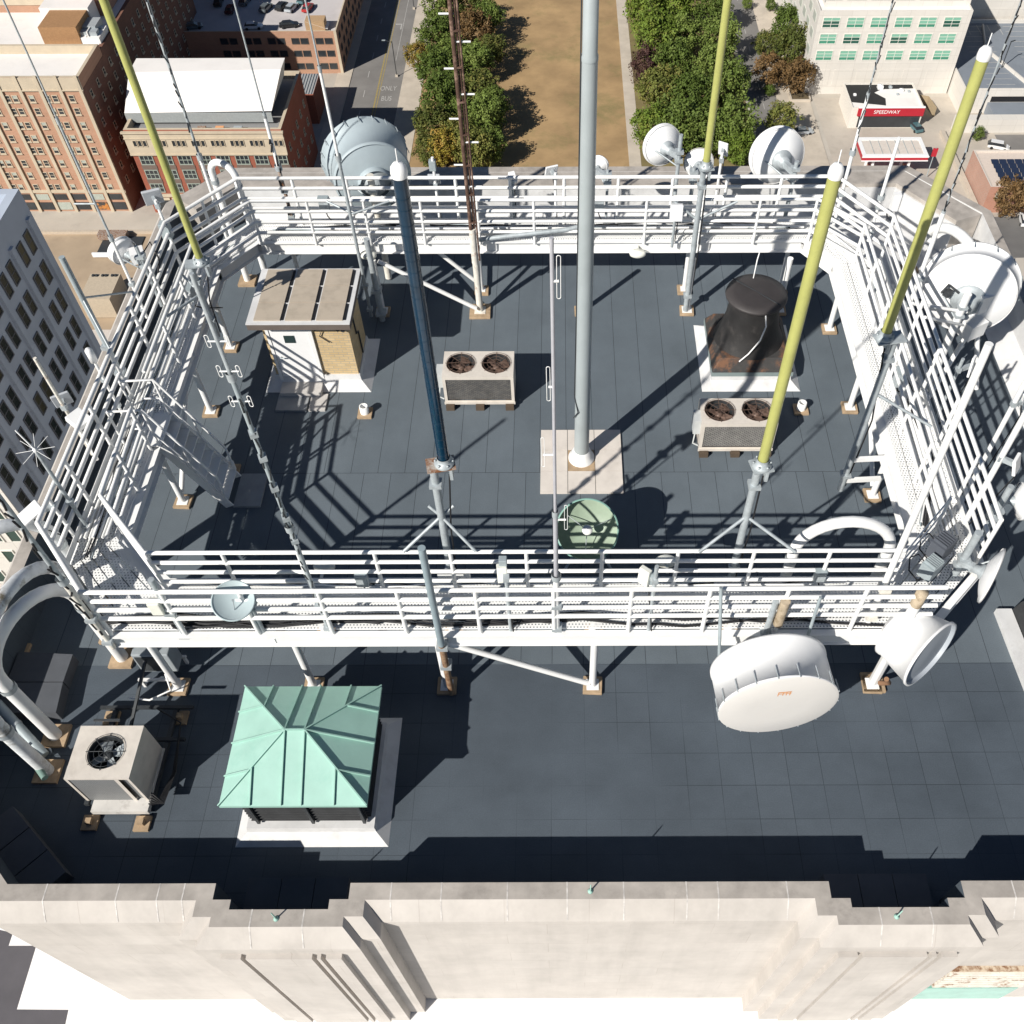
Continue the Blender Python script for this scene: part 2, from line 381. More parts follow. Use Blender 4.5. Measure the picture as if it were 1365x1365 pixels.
# sealed joints over the cap and its bevel
jx = [-8.25, -7.1, -6.45, -6.05, -4.9, -4.08, -2.75, -1.95, -.9, .05, .95, 1.95, 2.45, 3.55, 4.95, 5.75, 7.15, 8.4]
for x in jx:
    mb = MB(); yb = 3.88 if (-5.53 < x < -3.45 or 4.27 < x < 6.32) else 4.28
    hw = .011
    mb.add([(x-hw, yb+.262, 1.1025), (x+hw, yb+.262, 1.1025), (x+hw, yb-.001, 1.1025), (x-hw, yb-.001, 1.1025), (x+hw, yb-.245, .803), (x-hw, yb-.245, .803)],
           [(3, 2, 1, 0), (5, 4, 2, 3)])
    mb.build('cap_joint', [JOINT], par)
# raised face panels of the two pilasters
for x0, xs in ((-5.53, (-5.45, -5.09, -3.96, -3.82, -3.53)), (4.27, (4.35, 4.7, 5.8, 5.95, 6.24))):
    for a, b in ((0, 1), (1, 2), (2, 3), (3, 4)):
        mb = MB(); mb.ext(xs[a]+(.04 if a else 0), xs[b]-(.04 if b < 4 else 0), 3.545, 3.632, -4.95, .5); mb.build('pilaster_panel', [STONE], tower)
# lower setback roof in front
mb = MB(); mb.prism([(-13.2, -8), (18, -8), (18, 4.4), (9.8, 4.4), (9.0, 6), (-8.8, 6), (-9.2, 4.7), (-10.9, 6.5), (-13.2, 6.6)], -5.6, -5.25); mb.build('lower_roof', [mat('white_roof_coating', (.82, .81, .8), .6, var=.05, scale=.8)], tower)
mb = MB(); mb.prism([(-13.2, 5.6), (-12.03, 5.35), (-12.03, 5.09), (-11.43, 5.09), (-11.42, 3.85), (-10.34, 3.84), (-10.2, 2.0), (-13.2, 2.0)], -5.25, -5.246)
mb.build('lower_roof_painted_shadow', [mat('painted_shadow_grey', (.1, .095, .105), .85, var=.12, scale=2)], tower)  # stepped shadow on the white roof, painted as a thin dark sheet
mb = MB(); mb.ext(-13.2, 18, -8, 3.5, G, -5.6); mb.build('lower_wall', [STONE], tower)
# louvred window in the front wall by the right edge
mb = MB(); mb.ext(7.15, 8.9, 3.93, 4.03, -3.6, -2.4); lv = mb.build('louvre', [rust_mat('rusty_louvre', (.6, .5, .38), (.2, .1, .05), .45, .6, 6)], tower)
mb = MB()
for k in range(7): mb.ext(7.15, 8.9, 3.88, 3.93, -3.55+k*.17, -3.47+k*.17)
mb.build('slat', [RUSTP], lv)
mb = MB(); mb.ext(7.1, 8.9, 3.9, 4.03, -4.75, -3.72); mb.build('window', [mat('green_window_film', (.22, .45, .38), .25, var=.15)], tower)
# slab topped boxes behind the parapet notches
for (xa, xb, ya, yb) in ((-5.32, -3.62, 4.36, 4.87), (4.38, 6.12, 4.36, 4.9)):
    mb = MB(); nseg = 3
    for k in range(nseg):
        a = xa+(xb-xa)*k/nseg; b = xa+(xb-xa)*(k+1)/nseg
        mb.ext(a+.006, b-.006, ya, yb, 0, .28)
    mb.build('pilaster_box', [mat('dark_slab', (.085, .092, .105), .7, var=.12, scale=3)], tower)
mb = MB(); mb.prism([(-10.7, 9.2), (-9.62, 9.14), (-9.62, 8.55), (-10.7, 8.55)], 0, .3); mb.prism([(-10.7, 8.53), (-9.62, 8.53), (-9.55, 7.9), (-10.7, 7.9)], 0, .3)
mb.build('pilaster_box', [MATS['dark_slab']], tower)
mb = MB()
for k in range(3):
    a = V((-9.72, 6.1)).lerp(V((-8.4, 4.95)), k/3+.006); b = V((-9.72, 6.1)).lerp(V((-8.4, 4.95)), (k+1)/3-.006); o = V((-.5, -.55))
    mb.prism([(a.x, a.y), (b.x, b.y), (b.x+o.x, b.y+o.y), (a.x+o.x, a.y+o.y)], 0, .35)
mb.build('pilaster_box', [MATS['dark_slab']], tower)

def lightning_rod(p, lab):
    t = thing('lightning_rod', lab, 'lightning rod', p, 'lightning rods on the front parapet')
    mb = MB(); M = Matrix.Translation(p); mb.lathe([(0, .0), (.045, .0), (.04, .015), (.016, .03), (.013, .05)], 14, M); mb.build('base', [COPPER], t)
    mb = MB(); mb.lathe([(.012, .05), (.01, .3), (.0, .36)], 8, M); mb.build('rod', [COPPER], t)
lightning_rod((-4.5, 4.0, 1.1), 'small green lightning rod on the left pilaster cap')
lightning_rod((.42, 4.4, 1.1), 'small green lightning rod midway along the front parapet')
lightning_rod((5.2, 4.0, 1.1), 'small green lightning rod on the right pilaster cap')

# ================================================================== steel walkway ring on legs
OR = [(-8.1, 8.53), (6.45, 8.53), (7.85, 9.95), (7.85, 18.9), (6.75, 20.6), (-7.95, 20.6), (-9.3, 18.75), (-9.3, 10.0)]
IR = [(-7.3, 9.7), (5.95, 9.7), (6.65, 10.5), (6.65, 18.95), (6.05, 19.83), (-7.6, 19.83), (-8.35, 18.75), (-8.35, 10.6)]
walk = thing('steel_walkway', 'white railed steel walkway ring standing on legs around the roof', 'walkway', (-.7, 14.5, 0))
ZB0, ZB1, ZD = 1.72, 2.04, 2.1
mb = MB()
def ringbeam(lst, wd, inset):
    L = offset(lst, inset); m = MB()
    for i in range(8):
        p, q = L[i], L[(i+1) % 8]; d = (V(q)-V(p)).normalized()*wd*.2
        m.bar((p[0]-d.x, p[1]-d.y, (ZB0+ZB1)/2), (q[0]+d.x, q[1]+d.y, (ZB0+ZB1)/2), wd*.3, ZB1-ZB0-.03)
    # flanges as one mitred ring, top and bottom
    a, b = offset(lst, inset-wd/2), offset(lst, inset+wd/2)
    for z0, z1 in ((ZB0, ZB0+.02), (ZB1-.02, ZB1+.012)):
        for i in range(8):
            j = (i+1) % 8
            vs = [(*a[i], z0), (*a[j], z0), (*b[j], z0), (*b[i], z0), (*a[i], z1), (*a[j], z1), (*b[j], z1), (*b[i], z1)]
            m.add(vs, [(0, 1, 2, 3), (7, 6, 5, 4), (0, 4, 5, 1), (2, 6, 7, 3)])
    # face plate
    return m
ringbeam(OR, .13, -.02).build('outer_beam', [WHITE], walk)
ringbeam(IR, .26, .08).build('inner_beam', [WHITE], walk)
mb = MB()
for i in range(8):
    j = (i+1) % 8
    Ld = (V(OR[i])-V(OR[j])).length; k = max(1, int(Ld/2.75))
    for q in range(k+1):
        t = q/k; o = V(OR[i]).lerp(V(OR[j]), t); p = V(IR[i]).lerp(V(IR[j]), t)
        mb = MB(); mb.bar((*o, 1.86), (*p, 1.86), .08, .16); mb.build('cross_beam', [WHITE], walk)
mb = MB()
for i in range(8):
    j = (i+1) % 8; ns = 5
    oi, oj, ii, ij = V(OR[i]), V(OR[j]), V(IR[i]), V(IR[j])
    if i in (0, 4): lo, hi = .08, .95
    else: lo, hi = .1, .9
    for k in range(ns):
        a = lo+(hi-lo)*(k+.055)/ns; b = lo+(hi-lo)*(k+.945)/ns
        p = [oi.lerp(ii, a), oj.lerp(ij, a), oj.lerp(ij, b), oi.lerp(ii, b)]
        vs = [(*q, ZD) for q in p]+[(*q, ZD-.045) for q in p]
        mb.add(vs, [(0, 1, 2, 3), (4, 5, 1, 0), (6, 7, 3, 2)])
mb.build('grating_deck', [GRAT], walk)

def railing(nm, pts, closed, zs, rz, spacing, r=.043, skip=None):
    m = MB()
    for z in zs: m.tube([(*p, z) for p in pts], r, 8, closed=closed)
    o = m.build(nm, [WHITE], walk)
    k = len(pts)
    for i in range(k if closed else k-1):
        a, b = V(pts[i]), V(pts[(i+1) % k]); L = (b-a).length; q = max(1, round(L/spacing))
        for s in range(q):
            p = a.lerp(b, s/q)
            m = MB(); m.tube([(*p, rz), (*p, zs[0])], r*.95, 8); m.build('post', [WHITE], o)
    return o
ORAIL = [(-8.02, 8.56), (6.4, 8.6), (7.7, 10.0), (7.74, 18.85), (6.7, 20.48), (-7.9, 20.47), (-9.2, 18.7), (-9.22, 10.0)]
railing('outer_railing', ORAIL[2:]+ORAIL[:2], False, (3.43, 3.15, 2.87, 2.59), 1.95, 1.37)
# the inner railing leaves a gap for the stair
IRAIL = [(-8.45, 12.9), (-8.4, 10.75), (-7.25, 9.47), (5.98, 9.47), (7.0, 10.6), (7.08, 18.75), (6.15, 19.78), (-7.5, 19.78), (-8.48, 18.4), (-8.47, 13.95)]
railing('inner_railing', IRAIL[:4], False, (3.27, 2.97, 2.67, 2.37), 2.0, 1.37, .039)
railing('inner_railing', IRAIL[4:], False, (3.27, 2.97, 2.67, 2.37), 2.0, 1.37, .039)
railing('corner_rail', [(6.0, 9.5), (6.98, 10.58)], False, (3.27, 2.85, 2.43), 2.0, 3.0, .016)
# toe plates
mb = MB()
for lst, z in ((ORAIL, 2.2),):
    for i in (2, 4, 6):
        mb.bar((*lst[i], z), (*lst[(i+1) % 8], z), .012, .17)
mb.build('toe_plate', [WHITE], walk)
# conduits fixed along the side walkways
for k, off in enumerate((.06, .13, .2, .3, .37, .46)):
    m = MB(); m.tube([(7.05+off, 10.6, 2.16), (7.05+off, 18.7, 2.16), (6.5+off*.6, 19.9, 2.16)], (.035, .025, .03)[k % 3], 8); m.build('conduit', [WHITE], walk)
    m = MB(); m.tube([(-8.62-off, 10.6, 2.16), (-8.6-off, 18.6, 2.16), (-7.8-off*.6, 19.9, 2.16)], (.035, .025, .03)[k % 3], 8); m.build('conduit', [WHITE], walk)
for k, y in enumerate((20.05, 20.22)):
    m = MB(); m.tube([(-7.4, y, 2.17), (6.1, y, 2.17)], .04, 8); m.build('conduit', [WHITE], walk)
m = MB(); m.tube([(-2.05, 19.7, 2.2), (-1.2, 19.72, 2.3), (.1, 19.78, 2.42), (.4, 19.85, 2.45)], .06, 10); m.build('conduit', [GALV], walk)
# legs
def leg(x, y, r=.07, top=ZB0, pad=.37, rust=False, lean=(0, 0), m=None):
    mb = MB(); mb.tube([(x, y, .07), (x+lean[0], y+lean[1], top)], r, 12)
    mb.box((x, y, .075), (r*3.4, r*3.4, .02))
    o = mb.build('leg', [RUSTP if rust else (m or WHITE)], walk)
    mb = MB(); mb.box((x, y, .035), (pad, pad, .07), random.uniform(-.06, .06)); mb.build('pad', [PADW], o, bevel=.008)
    return o
LX = [-7.48, -4.85, -2.26, .57, 3.3, 6.0]
for x in LX:
    leg(x, 8.56); leg(x+.05, 9.75, .06)
for x in (-4.75, .52, 3.31, 5.75): leg(x, 19.55, .075)
leg(-2.17, 19.55, .085, pad=.55, rust=True)
for x in (-7.0, -2.17, 3.31, 5.9): leg(x, 20.4, .06)
for y in (13.15, 15.93, 18.2): leg(-8.5, y)
for y in (13.26, 15.98, 18.81): leg(6.96, y)
def brace(p, q, r=.055):
    m = MB(); m.tube([p, q], r, 10); m.build('brace', [WHITE], walk)
brace((.5, 8.52, .2), (-2.1, 8.52, 1.78))
brace((-2.25, 19.42, .25), (-4.6, 19.45, 1.75)); brace((-2.17, 19.55, .3), (-2.17, 20.35, 1.75)); brace((-3.6, 20.4, 1.7), (-2.25, 20.4, .3))
brace((-8.5, 13.25, .25), (-8.5, 15.7, 1.75)); brace((6.96, 13.4, .2), (6.96, 15.8, 1.75)); brace((6.9, 9.9, .15), (6.9, 10.9, 1.75), .08)
m = MB(); m.tube([(6.72, 10.2, .05), (6.72, 10.2, 1.75)], .1, 12); m.build('leg', [WHITE], walk)
# floodlights clamped below the inner beam
for p in (at(491, 341, 1.8), at(850, 339, 1.8), at(888, 747, 1.85), at(432, 754, 1.85)):
    x, y = p.x, p.y
    m = MB(); m.lathe([(0, -.09), (.1, -.085), (.16, -.04), (.17, .03), (.13, .08), (.0, .09)], 18, Matrix.Translation((x, y, 1.82)) @ Matrix.Diagonal((1.25, .8, 1, 1)))
    m.bar((x, y, 1.85), (x, y+(.3 if y > 15 else -.3), 1.88), .05, .05)
    m.build('floodlight', [LAMPW], walk)
# steep stair down to the roof on the left side
stair = MB()
for y in (13.0, 13.85): stair.bar((-8.3, y, 2.06), (-7.42, y, .06), .035, .2, (1, 0, 0))
st = stair.build('stair', [WHITE], walk)
for k in range(8):
    t = (k+.6)/8.6; x = -8.3+(.88)*t; z = 2.06-2.0*t
    m = MB(); m.ext(x-.1, x+.14, 13.02, 13.83, z-.015, z+.02); m.build('tread', [GRAT if False else WHITE], st)
for y in (13.0, 13.85):
    m = MB(); m.tube([(-9.0, y, 3.1), (-8.3, y, 3.15), (-7.42, y, 1.05), (-7.42, y, .1)], .026, 8); m.tube([(-8.7, y, 2.6), (-8.35, y, 2.62), (-7.5, y, .6)], .022, 8)
    m.tube([(-8.3, y, 2.0), (-8.3, y, 3.15)], .026, 8); m.tube([(-9.0, y, 2.1), (-9.0, y, 3.1)], .026, 8); m.tube([(-7.85, y, 1.1), (-7.85, y, 2.1)], .022, 8)
    m.build('handrail', [WHITE], st)
m = MB(); m.ext(-8.95, -8.25, 12.96, 13.9, 2.105, 2.13); m.build('landing', [WHITE], st)
t = thing('stair_slab', 'grey concrete slab at the foot of the white stair', 'slab', (-7.0, 13.5, 0))
m = MB(); m.ext(-7.35, -6.75, 13.0, 13.95, .0, .06); m.build('paving_slab', [mat('grey_concrete', (.3, .31, .32), .8, var=.15)], t)

# cables along the front edge of the walkway
cb = thing('cable_bundle', 'loose black cable bundle lying along the front edge of the walkway', 'cables', (-8, 8.7, 2.1))
rnd = random.Random(3)
for k in range(9):
    pts = []; ph = rnd.uniform(0, 6)
    x = -9.1; pts += [(-9.12+k*.02, 9.9-k*.03, 2.25+.03*(k % 3)), (-8.75, 9.35-.02*k, 2.2+.02*(k % 4))]
    xe = rnd.choice([-5.5, -3, 0, 3.2, 5.8]); x = -8.2
    while x < xe:
        pts.append((x, 8.72+.1*math.sin(x*1.7+ph)*rnd.uniform(.3, 1)+.012*k, 2.13+.025*(k % 4))); x += .45
    if len(pts) < 4: continue
    m = MB(); m.tube(pts, rnd.choice([.016, .02, .026]), 6); m.build('cable', [BLACK], cb)
m = MB(); c = V((-6.7, 8.75, 2.14)); m.tube([c+V((.28*math.cos(a), .15*math.sin(a), .02*math.sin(3*a))) for a in [i*.35 for i in range(36)]], .018, 6); m.build('cable', [BLACK], cb)

# more cables and small boxes along the other sides
def cable_run(lab, path, n_, spread, seed, z=2.14):
    t = thing('cable_bundle', lab, 'cables', (path[0][0], path[0][1], z), 'cable bundles lying on the walkway'); q = random.Random(seed)
    for k in range(n_):
        pts = []; off = (q.uniform(-spread, spread), q.uniform(-spread, spread)); i0 = q.randint(0, 1); i1 = len(path)-q.randint(0, 1)
        pp = path[i0:i1]
        for a, b in zip(pp, pp[1:]):
            L = (V(b)-V(a)).length; s = max(2, int(L/.5))
            for j in range(s): c = V(a).lerp(V(b), j/s); pts.append((c.x+off[0]+q.uniform(-.025, .025), c.y+off[1]+q.uniform(-.025, .025), z+q.uniform(0, .05)))
        m = MB(); m.tube(pts, q.choice([.014, .018, .024]), 6); m.build('cable', [q.choice([BLACK, BLACK, GREY, WHITE])], t)
cable_run('black and white cables lying along the right walkway', [(6.9, 10.8), (7.45, 12.5), (7.42, 15), (7.45, 18.4), (6.6, 20.0)], 9, .13, 21)
cable_run('black and grey cables lying along the left walkway', [(-8.9, 10.2), (-8.95, 13), (-8.9, 16), (-8.92, 18.2), (-7.9, 20.1)], 8, .12, 22)
cable_run('dark cables lying along the far walkway', [(-7.3, 20.2), (-3, 20.3), (0, 20.25), (3.2, 20.3), (6.2, 20.2)], 7, .1, 23)
cable_run('loose cables lying along the inner side of the front walkway', [(-7.0, 9.55), (-3.5, 9.5), (0, 9.56), (3.4, 9.5), (5.7, 9.55)], 6, .08, 24)
for k, (x, y, z, d, lab) in enumerate(((-3.6, 9.4, 2.5, (.22, .12, .3), 'small grey box low on the inner front railing left of the blue antenna'), (4.6, 9.42, 2.55, (.2, .12, .28), 'small grey box low on the inner front railing near the white hoop pipe'), (7.1, 14.4, 2.6, (.14, .26, .36), 'grey junction box on the inner rail of the right walkway'), (-8.5, 17.2, 2.6, (.14, .24, .34), 'grey junction box on the inner rail of the left walkway'), (.9, 20.42, 2.7, (.3, .14, .24), 'small grey box on the far railing beside the tall mast'), (-5.9, 20.42, 2.75, (.24, .14, .34), 'small grey box on the far railing under the grey drum dish'))):
    t = thing('junction_box', lab, 'junction box', (x, y, z), 'small boxes on the walkway rails')
    m = MB(); m.box((x, y, z), d); m.build('case', [GALV], t, bevel=.01)
    m = MB(); m.box((x, y, z+d[2]/2+.01), (d[0]*1.06, d[1]*1.06, .02)); m.build('lid', [GREY], t)
    m = MB(); m.tube([(x, y-.02, z-d[2]/2), (x+.04, y-.06, z-d[2]/2-.15), (x+.15, y+.02, 2.15), (x+.6, y+.05, 2.14)], .014, 6); m.build('cable', [BLACK], t)

# hoop pipes
def hoop(nm, lab, A, B, zt, r, mt, grp='white hoop pipes', za=.05, zb=.05, pads=True):
    A, B = V(A), V(B); t = thing(nm, lab, 'pipe hoop', (A.x, A.y, 0), grp)
    c = (A+B)/2; rad = (B-A).length/2; u = (A-c).normalized(); pts = [(A.x, A.y, za)]
    zc = zt-rad
    for i in range(17):
        a = math.pi*i/16; p = c+u*math.cos(a)*rad; pts.append((p.x, p.y, zc+rad*math.sin(a)))
    pts.append((B.x, B.y, zb)); m = MB(); m.tube(pts, r, 16); m.build('pipe', [mt], t)
    for P, zz in ((A, za), (B, zb)):
        m = MB(); m.lathe([(r*1.18, 0), (r*1.18, .12)], 16, Matrix.Translation((P.x, P.y, zc-.3))); m.build('coupling', [GALV], t)
        if pads and zz < .5: m = MB(); m.box((P.x, P.y, .035), (.45, .45, .07)); m.build('pad', [PADW], t)
PIPEG = rust_mat('weathered_pipe', (.7, .72, .73), (.16, .14, .1), .5, .62, 1.2)
hoop('pipe_hoop', 'white hoop pipe rising from a tan pad beside the single-fan condenser', (-9.54, 7.55), (-8.75, 9.2), 3.15, .12, WHITE)
hoop('pipe_hoop', 'weathered hoop pipe crossing over the left parapet corner', (-9.46, 6.85), (-9.1, 9.75), 3.45, .12, PIPEG)
hoop('pipe_hoop', 'dark weathered hoop pipe farthest up the left parapet', (-10.9, 9.3), (-9.6, 10.55), 3.2, .12, PIPEG, zb=.1)
hoop('pipe_hoop', 'white hoop pipe standing on the roof behind the front railing', (4.3, 10.15), (6.05, 10.15), 3.2, .105, WHITE)
hoop('pipe_hoop', 'white hoop pipe curving up behind the far left railing', (-8.6, 20.85), (-7.95, 20.6), 3.7, .085, WHITE)
hoop('pipe_hoop', 'white hoop pipe beside the big backturned dish at the right parapet', (9.6, 21.2), (10.6, 18.9), 2.0, .13, WHITE)
for k, (p, q) in enumerate((((-10.3, 7.6, .3), (-9.3, 6.6, .35)), ((-10.6, 8.0, .5), (-9.55, 7.1, .18)))):
    t = thing('roof_pipe', ('short green pipe lying under the left hoop pipes', 'thick grey pipe slanting down beside the left hoop pipes')[k], 'pipe', p)
    m = MB(); m.tube([p, q], .09-.03*(1-k), 12); m.build('pipe', [(mat('green_pipe', (.16, .25, .22), .6), GREY)[k]], t)
    m = MB(); m.tube([V(p).lerp(V(q), .4), V(p).lerp(V(q), .44)], .1, 12); m.build('clamp', [GALV], t)

# ================================================================== equipment on the roof
def fan(parent, c, r, depth, rusty=False):
    """open fan well: barrel, guard wires, hub and four blades"""
    o = MB(); M = Matrix.Translation(c); o.lathe([(r, 0), (r, -depth)], 32, M); o.disc((c[0], c[1], c[2]-depth), r, 32)
    f = o.build('fan_well', [DARK], parent)
    b = MB()
    for k in range(4):
        a = k*math.pi/2+.5+c[0]; u = V((math.cos(a), math.sin(a), 0)); v = V((-u.y, u.x, 0)); z = V((0, 0, 1)); cc = V(c)-z*depth*.45
        p = [cc+u*r*.2-v*r*.14, cc+u*r*.9-v*r*.34-z*.03, cc+u*r*.92+v*r*.34+z*.06, cc+u*r*.2+v*r*.2+z*.03]
        b.add(p+[q-z*.008 for q in p], [(0, 1, 2, 3), (7, 6, 5, 4), (0, 4, 5, 1), (2, 6, 7, 3), (1, 5, 6, 2)])
    b.build('fan_blades', [mat('brown_fan', (.17, .11, .085), .5, .2, var=.35, scale=6) if rusty else GALV], f)
    b = MB(); b.lathe([(0, .0), (r*.24, .0), (r*.24, -.22), (0, -.22)], 16, Matrix.Translation((c[0], c[1], c[2]-depth*.25))); b.build('fan_hub', [MATS['brown_fan'] if rusty else DARK], f)
    b = MB()
    for q in (.35, .62, .9, 1.03):
        b.tube([(c[0]+r*q*math.cos(2*math.pi*i/28), c[1]+r*q*math.sin(2*math.pi*i/28), c[2]+.02) for i in range(28)], .0045, 5, closed=True)
    for k in range(8):
        a = k*math.pi/4; b.tube([(c[0]+.1*r*math.cos(a), c[1]+.1*r*math.sin(a), c[2]+.025), (c[0]+1.1*r*math.cos(a), c[1]+1.1*r*math.sin(a), c[2]+.012)], .006, 5)
    b.build('fan_guard', [MATS['brown_fan'] if rusty else DARK], f)

def coil_mat(nm, c1, c2):
    return brick_mat(nm, c1, c2, (.05, .05, .05), .09, .035, .006, .6, 'XZ', .5, .25, 4)
COILW = coil_mat('white_coil_fins', (.3, .29, .27), (.24, .23, .22)); COILD = coil_mat('dark_coil_fins', (.1, .1, .1), (.16, .15, .14))

def twin_condenser(x0, x1, y0, y1, z0, z1, lab, coil, rusty):
    t = thing('twin_fan_condenser', lab, 'condenser', ((x0+x1)/2, (y0+y1)/2, 0), 'twin-fan condensers on the inner roof')
    m = MB(); xm = (x0+x1)/2; r = .34; cy = (y0+y1)/2+.02
    for a, b in ((x0, xm), (xm, x1)): m.hole_plate(a, b, y0, y1, z1, a+(b-a)*.5, cy, r)
    zc = z0+.1
    m.add([(x0, y0, z1), (x1, y0, z1), (x1, y0, z1-.1), (x0, y0, z1-.1)], [(3, 2, 1, 0)])
    for a, b in ((x0, x0+.07), (x1-.07, x1)): m.add([(a, y0, z1-.1), (b, y0, z1-.1), (b, y0, z0), (a, y0, z0)], [(3, 2, 1, 0)])
    m.add([(x0+.07, y0, zc), (x1-.07, y0, zc), (x1-.07, y0, z0), (x0+.07, y0, z0)], [(3, 2, 1, 0)])
    for x, fl in ((x0, 1), (x1, 0)):
        m.add([(x, y0, z0), (x, y1, z0), (x, y1, z1), (x, y0, z1)], [(3, 2, 1, 0) if fl else (0, 1, 2, 3)])
    m.add([(x0, y1, z0), (x1, y1, z0), (x1, y1, z1), (x0, y1, z1)], [(3, 2, 1, 0)])
    m.build('cabinet', [BEIGE], t)
    m = MB(); m.ext(x0+.07, x1-.07, y0+.02, y0+.05, zc, z1-.1); m.build('coil', [coil], t)
    for a, b in ((x0, xm), (xm, x1)): fan(t, (a+(b-a)*.5, cy, z1), r, .32, rusty)
    m = MB(); m.ext(x0-.16, x0-.002, y0+.15, y0+.5, z1-.5, z1-.06); m.tube([(x0-.1, y0+.2, z1-.5), (x0-.14, y0+.1, z1-.75), (x0-.02, y0+.05, z0+.1)], .02, 6); m.build('control_box', [mat('pale_grey_enamel', (.5, .52, .52), .5)], t)
    m = MB()
    for x in (x0+.12, xm, x1-.12): m.ext(x-.1, x+.1, y0-.12, y1+.05, .0, z0)
    m.build('skid', [mat('dark_timber', (.09, .065, .045), .8)], t)
    m = MB(); m.ext(x0-.015, x1+.015, y0-.025, y0+.0, z0-.02, z0+.05); m.build('drain_rail', [BEIGE], t)
twin_condenser(-2.83, -1.15, 16.08, 16.95, .14, 1.02, 'beige twin-fan condenser with dark coil near the blue mast', COILD, True)
twin_condenser(3.16, 4.86, 14.55, 15.35, .14, 1.02, 'beige twin-fan condenser with grey coil behind the yellow mast', COILW, True)

# single-fan condenser on a raised frame
def single_condenser():
    x0, x1, y0, y1, z0, z1 = -8.5, -7.39, 6.24, 7.21, .2, 1.2
    t = thing('single_fan_condenser', 'large beige condenser with one open fan on a raised steel frame', 'condenser', (-7.9, 6.7, 0))
    m = MB(); m.hole_plate(x0, x1, y0, y1, z1, (x0+x1)/2+.02, (y0+y1)/2, .31)
    m.add([(x0, y0, z1), (x1, y0, z1), (x1, y0, z1-.05), (x0, y0, z1-.05)], [(3, 2, 1, 0)])
    for a, b in ((x0, x0+.05), (x1-.05, x1), (x1-.27, x1-.2)): m.add([(a, y0, z1-.05), (b, y0, z1-.05), (b, y0, z0), (a, y0, z0)], [(3, 2, 1, 0)])
    m.add([(x1, y0, z0), (x1, y1, z0), (x1, y1, z1), (x1, y0, z1)], [(0, 1, 2, 3)]); m.add([(x0, y0, z0), (x0, y1, z0), (x0, y1, z1), (x0, y0, z1)], [(3, 2, 1, 0)])
    m.add([(x0, y1, z0), (x1, y1, z0), (x1, y1, z1), (x0, y1, z1)], [(3, 2, 1, 0)])
    m.build('cabinet', [BEIGE], t)
    m = MB(); m.ext(x0+.05, x1-.27, y0+.012, y0+.03, z0, z1-.05); m.ext(x1-.2, x1-.05, y0+.05, y0+.06, z0, z1-.05); m.build('grille', [brick_mat('fine_grille', (.13, .14, .145), (.11, .12, .125), (.25, .25, .25), .03, .02, .004, .5, 'XZ')], t)
    fan(t, ((x0+x1)/2+.02, (y0+y1)/2, z1), .31, .4)
    m = MB(); m.ext(x0+.12, x1+.02, y0-.2, y1+.02, .07, z0-.002); m.build('base_tray', [mat('white_tray', (.6, .58, .55), .5, dirt=(.2, .17, .15), dirt_scale=5)], t)
    m = MB()
    for x in (x0-.02, x1+.02):
        m.bar((x, y0-.05, .12), (x, y1+.9, .12), .08, .08)
    for y in (y1+.2, y1+.85): m.bar((x0-.3, y, .17), (x1+.35, y, .17), .06, .06)
    m.build('frame', [DARK], t)
    for x, y in ((x0+.1, y0-.34), (x1-.08, y0-.36), (x0-.1, y1+.7), (x1+.1, y1+.7)):
        m = MB(); m.box((x, y, .03), (.27, .27, .06)); m.box((x, y, .11), (.1, .1, .1)); m.build('pad', [PADW], t)
    for k in range(5):
        m = MB(); m.tube([(x1+.05, y0-.1+.05*k, z0+.1), (x1+.2+.03*k, y0-.1, .3), (x1+.3+.02*k, y0+.5, .2+.02*k), (x1+.22, y1+.5, .25), (x1-.3, y1+.8, .2)], .014, 6); m.build('hose', [BLACK], t)
    m = MB(); m.bar((x0+.25, y1+.06, 1.3), (x1-.4, y1+.06, 1.3), .04, .03); m.bar((x0+.45, y1+.3, .3), (x0+.6, y1+2.0, .9), .05, .05); m.build('bracket', [DARK], t)
single_condenser()
# small split unit under the front left of the walkway
t = thing('small_air_conditioner', 'small grey air conditioner under the front left walkway corner', 'air conditioner', (-7.75, 8.9, 0))
m = MB(); m.ext(-8.15, -7.45, 8.75, 9.1, .3, .95); m.build('cabinet', [mat('grey_cabinet', (.3, .33, .35), .5)], t, bevel=.02)
m = MB(); m.ext(-8.1, -7.7, 8.735, 8.75, .36, .88); m.build('grille', [DARK], t)
m = MB(); m.bar((-8.2, 8.6, .26), (-7.4, 8.6, .26), .05, .05); m.bar((-8.2, 9.1, .26), (-7.4, 9.1, .26), .05, .05)
for x in (-8.15, -7.45): m.bar((x, 8.6, .0), (x, 8.6, .26), .05, .05); m.bar((x, 9.1, .0), (x, 9.1, .26), .05, .05)
m.tube([(-7.6, 8.6, .5), (-7.5, 8.35, .3), (-7.9, 8.2, .2), (-8.3, 8.25, .2)], .02, 6); m.build('stand', [WHITE], t)

